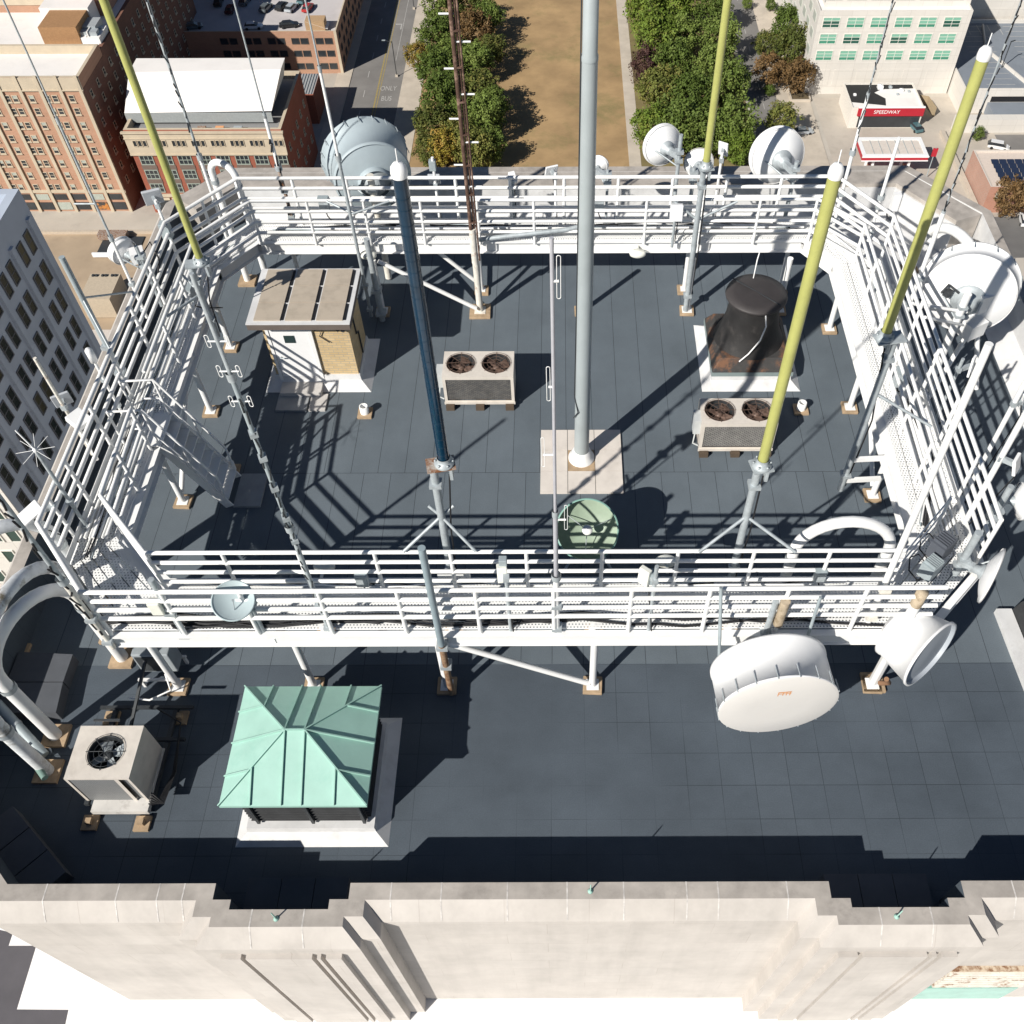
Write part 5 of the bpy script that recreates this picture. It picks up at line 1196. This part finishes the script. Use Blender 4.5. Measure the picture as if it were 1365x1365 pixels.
# ---- white office with teal windows, upper right
t, rf = building('white_office', 'white stone office block with rows of teal windows', 56.9, 90.6, 213.7, 262, -81.0, WSTONE, WROOF, .5, .3)
WSY = brick_mat('white_stone_side', (.6, .57, .525), (.63, .6, .555), (.5, .47, .43), 3.2, 1.8, .03, .8, 'YZ', 0, .07, .12)
mb = MB(); mb.ext(56.85, 56.9, 213.7, 262, G, -81); mb.build('side_wall', [WSY], t)
mb = MB(); mb.ext(58.5, 90.6, 216.6, 262, -81.5, -76.5); up = mb.build('upper_storey', [WSTONE], t)
w6 = wmesh('b6', 3.7, 2.2, GLT, mat('white_frame', (.7, .68, .62), .6), .14, 2, 3, .1, .34)
w6d = wmesh('b6d', 3.7, 2.2, mat('deep_teal_glass', (.03, .1, .075), .15), MATS['white_frame'], .14, 2, 3, .1, .62)
for me in (w6, w6d): me.materials[2] = mat('pale_teal_blind', (.2, .43, .32), .35, var=.12)
for i, xx in enumerate((59.89, 65.25, 70.55, 75.9, 81.25, 86.65)):
    for j, (zz) in enumerate((-83.5, -87.1, -90.85)):
        window(t, w6d if (i*3+j) in (0, 4, 15, 10) else w6, (xx, 213.7, zz))
    window(t, wmesh('b6u', 4.2, 1.6, GLD, MATS['white_frame'], .1, 3, 1, .1), (xx, 216.6, -79.2))
    mb = MB(); mb.ext(xx-2.2, xx+2.2, 213.64, 213.7, -97.9, -94.1); mb.build('blank_panel', [WSTONE], t)
for y in range(217, 260, 5):
    for zz in (-83.5, -87.1, -90.85, -95): 
        mb = MB(); mb.ext(56.72, 56.85, y-1.4, y+1.4, zz-.9, zz+.9); 
        if inview((56.8, y, zz)): mb.build('window', [mat('pale_reflecting_glass', (.5, .52, .47), .2)], t)
# ---- second white building and parking deck at the right edge
t, rf = building('white_annex', 'white annex with teal windows at the top right corner', 98, 150, 240, 270, -82, WSTONE, WROOF, .5, .3)
for xx in (101.5, 107.6, 113.6, 119.8):
    for zz in (-85.5, -89.0): window(t, w6, (xx, 240, zz))
    mb = MB(); mb.ext(xx-2.3, xx+2.3, 239.94, 240, -96.5, -92.5); mb.build('blank_panel', [WSTONE], t)
t, rf = building('parking_deck', 'grey blue parking deck with white bay lines at the right edge', 91, 150, 205, 238, -94.2, WSTONE, mat('blue_grey_deck', (.2, .225, .26), .8, var=.1, scale=.2), .9, .35)
mb = MB()
for k in range(13):
    y = 208.5+k*2.5; mb.ext(97, 103.5, y, y+.13, -95.1, -95.09); mb.ext(108.5, 115, y, y+.13, -95.1, -95.09)
for k in range(5): mb.ext(97+k*2.6, 97.13+k*2.6, 232, 237, -95.1, -95.09)
mb.build('bay_line', [LINE], t)
mb = MB(); mb.bar((101, 224, -94.9), (106.5, 207, -94.9), .35, 1.0); mb.bar((101, 224, -94.9), (103.5, 236, -94.9), .3, 1.0); mb.build('ramp_wall', [WSTONE], t)
rbox(t, 'ramp_opening', 97.5, 109, 204.9, 205, -97.2, -96, BLACK); rbox(t, 'lower_deck', 97, 150, 199, 204.9, -99.9, -97.3, MATS['blue_grey_deck']); rbox(t, 'lower_wall', 88, 150, 196.8, 199, G, -96.9, WSTONE)
mb = MB()
for xx in (102.5, 116): mb.tube([(xx, 216, -95), (xx, 216, -89)], .12, 8); mb.bar((xx, 216, -89), (xx+1, 216.4, -88.9), .3, .12)
mb.build('deck_lamp', [DARK], t)

# ---- filling station shop and canopy
FRED = mat('station_red', (.42, .02, .035), .45, var=.08)
t, rf = building('station_shop', 'filling station shop with red fascia and half black flat roof', 64.6, 80.6, 199, 209.8, -95.2, mat('white_render', (.68, .64, .58), .8), WROOF, .35, .25)
mb = MB(); mb.add([(64.9, 202, -95.54), (72.5, 200.5, -95.54), (73, 203.5, -95.54), (71.0, 206, -95.54), (73, 207.5, -95.54), (80.3, 207.8, -95.54), (80.3, 209.5, -95.54), (64.9, 209.5, -95.54)], [tuple(range(8))]); mb.build('black_felt', [BLACK], rf)
mb = MB(); mb.ext(66, 80.7, 198.6, 199, -97.0, -95.1); fs = mb.build('fascia', [FRED], t)
mb = MB(); mb.ext(66, 80.7, 198.55, 199, -95.1, -94.85); mb.build('fascia_trim', [WHITE2], fs)
text('sign_lettering', 'SPEEDWAY', 1.15, Matrix.Translation((72.4, 198.58, -96.05)) @ Matrix.Rotation(R(90), 4, 'X'), WHITE2, fs, .01)
mb = MB(); mb.ext(66.5, 80.2, 198.9, 199, -99.8, -97.2); mb.build('shop_window', [GLD], t)
for q, (xx, yy, r) in enumerate(((72.6, 207.8, 1.2), (75, 208, .7), (77.2, 206.6, .8), (76, 205, .5), (66.3, 204.8, .6), (78.8, 206.2, .5))):
    mb = MB(); mb.ext(xx-r/2, xx+r/2, yy-r/2, yy+r/2, -95.5, -95.5+r*.6); mb.lathe([(0, r*.75), (r*.3, r*.72), (r*.3, r*.6)], 12, Matrix.Translation((xx, yy, -95.5))); mb.build('roof_unit', [GALV if q % 2 else WHITE2], rf)
mb = MB()
for a, b in (((81.2, 209.5), (84.6, 208.5)), ((84.6, 208.5), (85.2, 203.5)), ((81.2, 209.5), (81.2, 203.5))): mb.bar((*a, -98.9), (*b, -98.9), .15, 2.2)
mb.build('bin_enclosure', [mat('tan_fence', (.36, .28, .18), .85)], t)
t = thing('fuel_canopy', 'red and white fuel canopy over the pumps', 'canopy', (69.3, 181.5, G))
mb = MB(); mb.ext(62.6, 76.3, 178.2, 185.3, -95.2, -94.2); mb.build('fascia', [FRED], t)
mb = MB(); mb.ext(62.5, 76.4, 178.1, 178.2, -94.45, -94.15); mb.ext(62.5, 76.4, 178.1, 178.2, -95.3, -95.1); mb.ext(62.6, 76.3, 178.2, 179.0, -94.2, -94.1); mb.ext(62.6, 76.3, 184.2, 185.3, -94.2, -94.1); mb.ext(62.6, 63.4, 179, 184.2, -94.2, -94.1); mb.ext(75.5, 76.3, 179, 184.2, -94.2, -94.1); mb.build('rim', [WHITE2], t)
mb = MB(); mb.ext(63.4, 75.5, 179, 184.2, -94.2, -94.19)
mb.build('top_deck', [mat('stained_white_deck', (.62, .56, .5), .7, var=.1, dirt=(.4, .25, .2), dirt_scale=.5, dirt_amt=.3)], t)
mb = MB()
for k in range(1, 7): mb.ext(63.4+k*1.75, 63.5+k*1.75, 179, 184.2, -94.19, -94.12)
mb.build('deck_joint', [GREY], t)
for xx in (65.6, 73.2):
    for yy in (179.6, 183.8):
        mb = MB(); mb.ext(xx-.22, xx+.22, yy-.22, yy+.22, G, -95.2); mb.build('column', [WHITE2], t)
    mb = MB(); mb.ext(xx-.35, xx+.35, 180.8, 181.9, G+.15, G+1.9); mb.ext(xx-.6, xx+.6, 180.2, 182.6, G, G+.15); mb.build('fuel_pump', [mat('pump_tan', (.36, .22, .16), .6)], t)
t = thing('price_sign', 'small red and white station sign beside the lot', 'sign', (60.6, 168.8, G))
mb = MB(); mb.ext(60.3, 60.9, 168.6, 169.0, G, G+2.2); mb.build('sign_post', [WHITE2], t)
mb = MB(); mb.ext(59.5, 61.8, 168.5, 169.1, G+2.2, G+4.6); mb.build('sign_board', [WHITE2], t)
mb = MB(); mb.add([(59.5, 168.48, G+2.3), (60.7, 168.48, G+2.3), (61.8, 168.48, G+3.7), (61.2, 168.48, G+3.9)], [(0, 1, 2, 3)]); mb.build('red_swoosh', [FRED], t)
# ---- low building with solar panels
t, rf = building('solar_roof_building', 'low brick building with solar panels on its pale roof', 86.0, 130, 167.0, 180.2, -94, brick_mat('pink_brick', (.4, .17, .11), (.45, .2, .13), (.4, .3, .25), .5, .16, .02, .85, 'XZ', .5, .12, .2), mat('peach_roof', (.62, .53, .46), .8, var=.1), .4, .3, mat('pale_coping', (.6, .54, .48), .8))
for r in range(5):
    for c in range(7):
        x0 = 88.6+c*1.62+(.28*(4-r))*0; y0 = 169.2+r*1.55
        mb = MB(); mb.add([(x0, y0, -94.2), (x0+1.5, y0, -94.2), (x0+1.5, y0+1.2, -93.9), (x0, y0+1.2, -93.9)], [(0, 1, 2, 3)]); 
        if inview((x0, y0, -94)): mb.build('solar_panel', [mat('solar_blue', (.02, .03, .06), .2, var=.2, spec=.6)], rf)
mb = MB(); mb.ext(87.6, 88.6, 166.9, 167, -97, -95.2); mb.build('window', [GLP], t)
# kerb wall strips right of the lot
for (a, b, lab) in (((85.2, 196.5), (85.2, 168), 'long pale concrete wall along the right side of the station lot'),):
    t = thing('boundary_wall', lab, 'wall', (85.2, 180, G)); mb = MB(); mb.bar((*a, G+.5), (*b, G+.5), .9, 1.0); mb.build('wall', [WALK], t)

# ---- our own lower wing and the dark neighbour at the left
w7 = wmesh('b7', .8, 1.4, mat('green_black_glass', (.03, .06, .05), .2), MATS['white_frame'], .08, 1, 1, .08)
t = thing('shaded_tower', 'pale stone tower at the left, its paired-window side in blue shade', 'building', (-50, 54.3, G))
SHADEB = brick_mat('blue_shade_stone', (.42, .47, .55), (.45, .5, .58), (.36, .4, .47), 30, 2.45, .02, .8, 'YZ', 0, .1, .3)  # pale stone with the blue of its shade put into the colour
mb = MB(); mb.ext(-75, -35.3, 37.56, 54.3, G, -20); mb.build('wall', [SHADEB], t)
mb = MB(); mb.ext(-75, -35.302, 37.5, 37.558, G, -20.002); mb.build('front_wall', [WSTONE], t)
for r in range(4, 14):
    for xx in (-36.75, -38.05, -39.95, -41.25, -43.15): window(t, w7, (xx, 37.5, -22.1-2.45*r))
mb = MB(); mb.ext(-74, -36.3, 38.5, 53.3, -20, -19.98); mb.build('roof', [mat('dark_roof', (.08, .085, .1), .85)], t)
mb = MB(); mb.ext(-75, -35.3, 53.7, 54.3, -20, -19.2); mb.ext(-35.9, -35.3, 37.56, 53.7, -20, -19.2); mb.build('parapet', [SHADEB], t)
w8 = wmesh('b8', .68, 1.5, mat('black_green_glass', (.02, .03, .032), .2), mat('slate_frame', (.1, .105, .12), .6), .1, 1, 2, .06)
w8y = wmesh('b8y', .68, 1.5, mat('olive_blind', (.05, .05, .03), .3), MATS['slate_frame'], .1, 1, 2, .06)
cnt = 0
for r in range(12):
    zz = -22.1-2.45*r
    for c in range(5):
        for dy in (0, 1.28):
            y = 51.33+dy-3.2*c
            px, py = proj((-35.3, y, zz))
            if -8 < px < 175 and py < 720 and cnt < 98:
                window(t, w8y if (r*5+c*3) % 7 == 0 else w8, (-35.3, y, zz), R(90)); cnt += 1
for c in range(5):
    y = 53.55-3.2*c; mb = MB(); mb.ext(-35.3, -35.12, y-.22, y+.22, G, -20.9); mb.build('pier', [SHADEB], t)
# ---- low tan roof between
t, rf = building('tan_roofed_building', 'low building with a stained tan roof beyond the left railing', -110, -48, 92, 127.5, -75, WSTONE, mat('stained_tan_roof', (.42, .32, .22), .9, var=.2, scale=.12, dirt=(.24, .16, .11), dirt_scale=.1, dirt_amt=.6), .5, .5, mat('tan_coping', (.5, .42, .33), .8))
p0 = at(110, 398, -75); p1 = at(165, 410, -75)
mb = MB(); mb.ext(-69.2, -64.8, 107, 112.7, -75.4, -72); bx = mb.build('roof_house', [mat('tan_house', (.48, .4, .3), .85, var=.12)], t)
for k, xx in enumerate((-68.8, -68.3, -67.4, -66.9, -66.0, -65.5)): mb = MB(); mb.ext(xx, xx+.3, 112.0, 112.4, -71.999, -71.8); mb.build('roof_vent', [DARK], bx)
rbox(t, 'roof_well', -72.4, -66, 121.5, 126.2, -75.6, -75.35, DARK); rbox(t, 'roof_rail', -72.6, -64.5, 120.9, 121.2, -75.3, -74.6, WHITE2)
rbox(t, 'roof_plant', -73, -68.5, 125.2, 126.6, -75.3, -74.4, RUST)
rbox(t, 'roof_step', -75, -48, 92.2, 103, -75.4, -74.2, MATS['pale_coping'])

# ------------------------------------------------------------------ trees
def crown_mesh(seed, rx, rz, nclump, per, leaf, mats, irregular=.25):
    q = random.Random(seed); mb = MB()
    for c in range(nclump):
        while True:
            d = V((q.gauss(0, 1), q.gauss(0, 1), q.gauss(0, 1)+.25))
            if d.length > .1: break
        d.normalize(); rad = q.uniform(.5, 1.0)**.6*(1+q.uniform(-irregular, irregular))
        cen = V((d.x*rx*rad, d.y*rx*rad, d.z*rz*rad)); cr = q.uniform(.16, .3)*rx
        mb.mi = 0 if q.random() < .7 else 1
        for k in range(per):
            u = V((q.gauss(0, 1), q.gauss(0, 1), q.gauss(0, 1)+.3)).normalized(); p = cen+u*cr*q.uniform(.55, 1.05)
            nrm = (u+V((q.uniform(-.7, .7), q.uniform(-.7, .7), q.uniform(-.2, .8)))).normalized()
            a = nrm.cross(V((q.uniform(-1, 1), q.uniform(-1, 1), q.uniform(-1, 1)))).normalized(); b = nrm.cross(a); s = leaf*q.uniform(.6, 1.25)
            mb.add([p-a*s*.5, p+b*s*.32, p+a*s*.5, p-b*s*.32], [(0, 1, 2, 3)])
    me = bpy.data.meshes.new('crown'); me.from_pydata([tuple(p) for p in mb.v], [], mb.f)
    for m_ in mats: me.materials.append(m_)
    for i, p in enumerate(me.polygons): p.material_index = mb.m[i]
    return me
def trunk_mesh(seed, h):
    q = random.Random(seed); mb = MB(); mb.tube([(0, 0, 0), (.05, .03, h*.5), (.1, -.05, h)], [.28, .2, .1], 8)
    for k in range(5):
        a = k*1.26+q.random(); z = h*(.45+.1*k); mb.tube([(.05, 0, z), (.9*math.cos(a), .9*math.sin(a), z+.9), (1.8*math.cos(a), 1.8*math.sin(a), z+1.5)], [.11, .07, .03], 6)
    me = bpy.data.meshes.new('trunk'); me.from_pydata([tuple(p) for p in mb.v], [], mb.f); me.materials.append(mat('bark', (.09, .07, .05), .9)); return me
LV = {'green': [leaf_mat('leaf_green', (.06, .092, .016), (.135, .185, .04)), leaf_mat('leaf_green_b', (.08, .115, .022), (.165, .21, .05))],
      'bright': [leaf_mat('leaf_bright', (.1, .15, .02), (.2, .26, .045)), leaf_mat('leaf_bright_b', (.09, .13, .02), (.19, .2, .04))],
      'olive': [leaf_mat('leaf_olive', (.066, .082, .018), (.14, .155, .036)), leaf_mat('leaf_olive_b', (.085, .09, .022), (.17, .16, .04))],
      'rust': [leaf_mat('leaf_rust', (.08, .05, .02), (.17, .1, .04)), leaf_mat('leaf_rust_b', (.11, .07, .028), (.22, .14, .065))],
      'gold': [leaf_mat('leaf_gold', (.11, .1, .02), (.24, .19, .03)), leaf_mat('leaf_gold_b', (.17, .11, .025), (.34, .22, .05))],
      'plum': [leaf_mat('leaf_plum', (.05, .025, .025), (.11, .055, .045)), leaf_mat('leaf_plum_b', (.06, .04, .03), (.12, .07, .05))]}
CM = {k: [crown_mesh(11*i+len(k)*7+s, 4.2, 3.9, 150, 34, .52, m_) for s in range(3)] for i, (k, m_) in enumerate(LV.items())}
TM = [trunk_mesh(s, 4.5) for s in range(3)]
def tree(px, py, colr, lab, s=1.0, grp='trees lining the mall', cz=5.5):
    p = at(px, py, G+cz*s); t = thing('tree', lab, 'tree', (p.x, p.y, G), grp); i = tree.n; tree.n += 1
    q = random.Random(i*13+5)
    c = bpy.data.objects.new('crown', CM[colr][i % 3]); COL.objects.link(c); c.parent = t; c.location = (0, 0, cz*s); c.rotation_euler = (0, 0, q.uniform(0, 6.28)); c.scale = (s*q.uniform(.92, 1.1), s*q.uniform(.92, 1.1), s*q.uniform(.9, 1.25))
    k = bpy.data.objects.new('trunk', TM[i % 3]); COL.objects.link(k); k.parent = t; k.scale = (s, s, s); k.rotation_euler = (0, 0, q.uniform(0, 6))
tree.n = 0
for a in ((588, 8, 'green', 'green tree at the top of the left mall row beside the street', 1.05), (622, 6, 'olive', 'olive tree at the top of the left mall row nearest the lawn', .95), (634, 42, 'rust', 'rust-brown tree high in the left mall row', 1.0), (580, 48, 'green', 'dark green tree above the golden one by the street', 1.05),
          (556, 74, 'gold', 'small golden yellow tree leaning over the street pavement', .65), (582, 92, 'green', 'dark green tree beside the golden one', 1.1), (632, 84, 'green', 'green tree under the rust-brown one in the left mall row', .95), (604, 70, 'green', 'green tree in the middle of the upper left mall row', .9),
          (640, 122, 'olive', 'olive tree halfway down the lawn side of the left mall row', 1.0), (586, 132, 'green', 'broad green tree halfway down the street side of the left mall row', 1.05), (578, 165, 'olive', 'mixed olive tree low on the street side of the left mall row', .95), (612, 150, 'green', 'dark tree behind the rusty pole in the left mall row', .85),
          (645, 160, 'green', 'green tree low on the lawn side of the left mall row', 1.0), (592, 196, 'gold', 'golden-brown tree above the boxes on the far railing', .85), (572, 200, 'olive', 'low olive tree by the street end of the far parapet', .7), (632, 200, 'olive', 'olive tree nearest the far parapet left of the lawn', 1.0), (652, 196, 'green', 'green tree at the bottom of the lawn edge', .8),
          (650, 22, 'green', 'green tree at the upper lawn edge below the olive one', .85), (655, 66, 'olive', 'olive tree at the lawn edge below the rust-brown one', .8), (655, 142, 'green', 'green tree jutting from the left row onto the lawn', .85), (606, 115, 'green', 'dark green tree inside the left row behind the rusty pole pegs', .9), (612, 180, 'olive', 'olive tree inside the lower left row', .85),
          (862, 10, 'bright', 'bright yellow-green tree at the top of the path', 1.15), (900, 8, 'bright', 'bright green tree at the top beside the path tree', 1.1), (948, 14, 'green', 'dark green tree at the top of the right mall rows', 1.1), (872, 48, 'bright', 'bright lime tree beside the path', 1.2), (910, 48, 'green', 'green tree right of the lime one', 1.0),
          (960, 52, 'green', 'dark green tree by the right street near the top', 1.1), (862, 86, 'plum', 'small plum-coloured tree beside the path', .75), (898, 84, 'green', 'green tree behind the plum one', 1.05), (945, 92, 'green', 'deep green tree in the middle of the right mall rows', 1.0), (880, 116, 'olive', 'olive-green tree below the plum one', 1.1),
          (922, 128, 'green', 'broad green tree above the pair of white dishes', 1.1), (970, 112, 'green', 'dark green tree by the right street halfway down', 1.05), (868, 170, 'bright', 'yellow-green tree behind the left white dish', 1.0), (905, 168, 'green', 'large green tree behind the pair of white dishes', 1.25), (940, 176, 'green', 'dark green tree behind the far yellow antenna', 1.1), (977, 172, 'green', 'green tree right of the far yellow antenna', 1.15), (985, 196, 'bright', 'lighter green tree by the far right street kerb', .8),
          (1052, 36, 'green', 'tall dark green tree against the white office', 1.05), (1058, 66, 'olive', 'green-brown tree in front of the white office corner', 1.1), (1020, 58, 'olive', 'small mixed tree in a plaza planter by the street', .65), (1026, 92, 'rust', 'pinkish rust tree in the plaza by the street', .85), (1064, 100, 'rust', 'orange-brown tree in the stone planter', .9), (1043, 160, 'olive', 'tan-green tree standing alone by the station lot', .8), (1348, 262, 'rust', 'autumn tree in front of the solar roof', .8)):
    tree(*a[:5])
for (px, py, lab, s) in ((996, 4, 'low round shrub at the top of the street pavement', .3), (1026, 120, 'low clipped shrub in the plaza by the street', .28), (1028, 6, 'dark hedge shrub beside the office steps', .34), (1304, 178, 'small green shrub by the low right wall', .3)):
    tree(px, py, 'green', lab, s, 'small shrubs in the plaza')
p = at(1065, 128, G); t = thing('stone_planter', 'pale stone planter bed under the orange-brown tree', 'planter', p)
mb = MB()
for a, b in (((-2.2, -2.6), (2.2, -2.6)), ((2.2, -2.6), (2.2, 6)), ((2.2, 6), (-2.2, 6)), ((-2.2, 6), (-2.2, -2.6))): mb.bar((p.x+a[0], p.y+a[1], G+.3), (p.x+b[0], p.y+b[1], G+.3), .3, .6)
mb.build('rim', [WALK], t); mb = MB(); mb.ext(p.x-2.1, p.x+2.1, p.y-2.5, p.y+5.9, G, G+.35); mb.build('soil', [mat('soil', (.12, .09, .05), .95, var=.3)], t)

# ------------------------------------------------------------------ cars and lamps
def make_car(lab, loc, rz, col, suv=False):
    t = thing('parked_car', lab, 'car', loc, 'cars parked in the streets and on the garage'); t.rotation_euler = (0, 0, rz)
    hgt = .35 if suv else 0
    def loc_build(mb, nm, ms, parent=t, smooth=False):
        me = bpy.data.meshes.new(nm); me.from_pydata([tuple(p) for p in mb.v], [], mb.f)
        for m_ in ms: me.materials.append(m_)
        for i, p in enumerate(me.polygons): p.material_index = mb.m[i]; p.use_smooth = mb.sm[i]
        o = bpy.data.objects.new(nm, me); COL.objects.link(o); o.parent = parent; return o
    mb = MB(); S = [(-2.3, .45, .62), (-2.2, .35, .9), (-1.2, .32, .98), (.9, .32, .95), (1.9, .35, .82), (2.3, .45, .6)]
    vs = []
    for x, zb, ztp in S:
        wv = .86 if abs(x) < 2.25 else .7
        vs += [(x, -wv, zb), (x, wv, zb), (x, wv*.97, ztp), (x, -wv*.97, ztp)]
    fs = [(0, 3, 2, 1), (20, 21, 22, 23)]
    for i in range(5):
        for j in range(4): a = i*4+j; b = i*4+(j+1) % 4; fs.append((a, b, b+4, a+4))
    mb.add(vs, fs); 
    r0, r1 = (-1.9, .75) if suv else (-1.35, .45)
    mb.add([(r0, -.66, 1.42+hgt*.6), (r1, -.66, 1.42+hgt*.6), (r1, .66, 1.42+hgt*.6), (r0, .66, 1.42+hgt*.6), (r0, -.66, 1.36+hgt*.6), (r1, -.66, 1.36+hgt*.6), (r1, .66, 1.36+hgt*.6), (r0, .66, 1.36+hgt*.6)], [(0, 1, 2, 3), (4, 5, 1, 0), (5, 6, 2, 1), (6, 7, 3, 2), (7, 4, 0, 3)])
    loc_build(mb, 'body', [mat('car_'+'_'.join(str(int(c*99)) for c in col), col, .25, .1, var=.02, spec=.6)])
    mb = MB(); b0, b1 = r0-.55, r1+.75
    mb.add([(b0, -.8, .93), (b1, -.8, .9), (b1, .8, .9), (b0, .8, .93), (r0, -.65, 1.37+hgt*.6), (r1, -.65, 1.37+hgt*.6), (r1, .65, 1.37+hgt*.6), (r0, .65, 1.37+hgt*.6)], [(0, 1, 5, 4), (1, 2, 6, 5), (2, 3, 7, 6), (3, 0, 4, 7)])
    loc_build(mb, 'windows', [GLD])
    for x in (-1.4, 1.4):
        for y in (-.82, .82):
            mb = MB(); M = Matrix.Translation((x, y, .33)) @ Matrix.Rotation(R(90), 4, 'X'); mb.lathe([(0, -.1), (.2, -.1), (.33, -.1), (.33, .1), (.2, .1), (0, .1)], 16, M); loc_build(mb, 'wheel', [BLACK])
    for y in (-.6, .6):
        mb = MB(); mb.box((2.27, y, .64), (.08, .3, .12)); loc_build(mb, 'headlight', [LAMPW])
    return t
SIL, WHT, BLK, GRY, RED_, TEAL, MAR = (.4, .43, .46), (.75, .75, .75), (.02, .02, .022), (.12, .14, .15), (.4, .03, .03), (.08, .16, .18), (.08, .02, .03)
def pc(lab, px, py, z, rz, col, suv=False): p = at(px, py, z); return make_car(lab, (p.x, p.y, z), rz, col, suv)
pc('silver car beside the tan-green tree at the station lot', 1070, 178, G+.01, .1, SIL)
pc('dark green car parked behind the fuel canopy', 1219, 172, G+.01, R(105), TEAL)
pc('white sport utility car parked behind the solar roof building', 1330, 198, G+.01, R(-20), WHT, True)
pc('white car on the road below the autumn tree at the right edge', 1364, 296, G+.01, R(80), WHT)
pc('black car by the station shop end', 1183, 154, G+.01, R(95), BLK)
DK = -91.0
for lab, px, py, rz, col in (('black car on the garage roof at the top edge, left of the whip', 292, 5, 1.6, BLK), ('maroon car half in shade on the garage roof', 308, 15, 1.5, MAR), ('dark car on the garage roof right of the slim whip', 327, 4, 1.4, GRY), ('grey car near the shade edge of the garage roof', 355, 13, 1.3, GRY), ('black car parked beside the blue one on the garage roof', 376, 11, 1.3, BLK),
                             ('pale blue car on the garage roof', 389, 13, 1.3, SIL), ('dark car at the top edge of the garage roof', 405, 2, 1.3, TEAL), ('red car behind the grey pole on the garage roof', 411, 13, 1.4, RED_), ('black car nearest the garage front parapet', 386, 36, .2, BLK), ('white car at the shade edge behind the garage parapet', 338, 38, .1, WHT), ('dark car fully in shade on the garage roof', 258, 38, .3, GRY), ('red car at the upper left of the garage roof', 222, 5, .4, RED_)):
    pc(lab, px, py, DK+.02, rz, col)
for k, (px, py) in enumerate(((529, 102), (552, 12))):
    p = at(px, py, G); t = thing('street_lamp', ('street lamp beside the lane lettering', 'street lamp near the top of the left street')[k], 'street lamp', p, 'street lamps along the left street')
    mb = MB(); mb.tube([(p.x, p.y, G), (p.x, p.y, G+8.5)], .1, 8); mb.build('post', [DARK], t)
    mb = MB(); mb.tube([(p.x, p.y, G+8.2), (p.x-1.6, p.y, G+8.7)], .06, 6); mb.build('arm', [DARK], t)
    mb = MB(); mb.box((p.x-1.9, p.y, G+8.7), (.8, .3, .16)); mb.build('lamp_head', [GREY], t)
    mb = MB(); mb.box((p.x, p.y, G+.25), (.6, .6, .5)); mb.build('base', [WALK], t)
p = at(1246, 203, G+6); t = thing('banner_sign', 'red banner sign on a pole beside the yellow antenna', 'sign', (p.x, p.y, G)); mb = MB(); mb.tube([(p.x, p.y, G), (p.x, p.y, G+7)], .1, 8); mb.build('post', [GREY], t); mb = MB(); mb.box((p.x, p.y, G+6), (1.0, .3, 1.8)); mb.build('banner', [FRED], t)
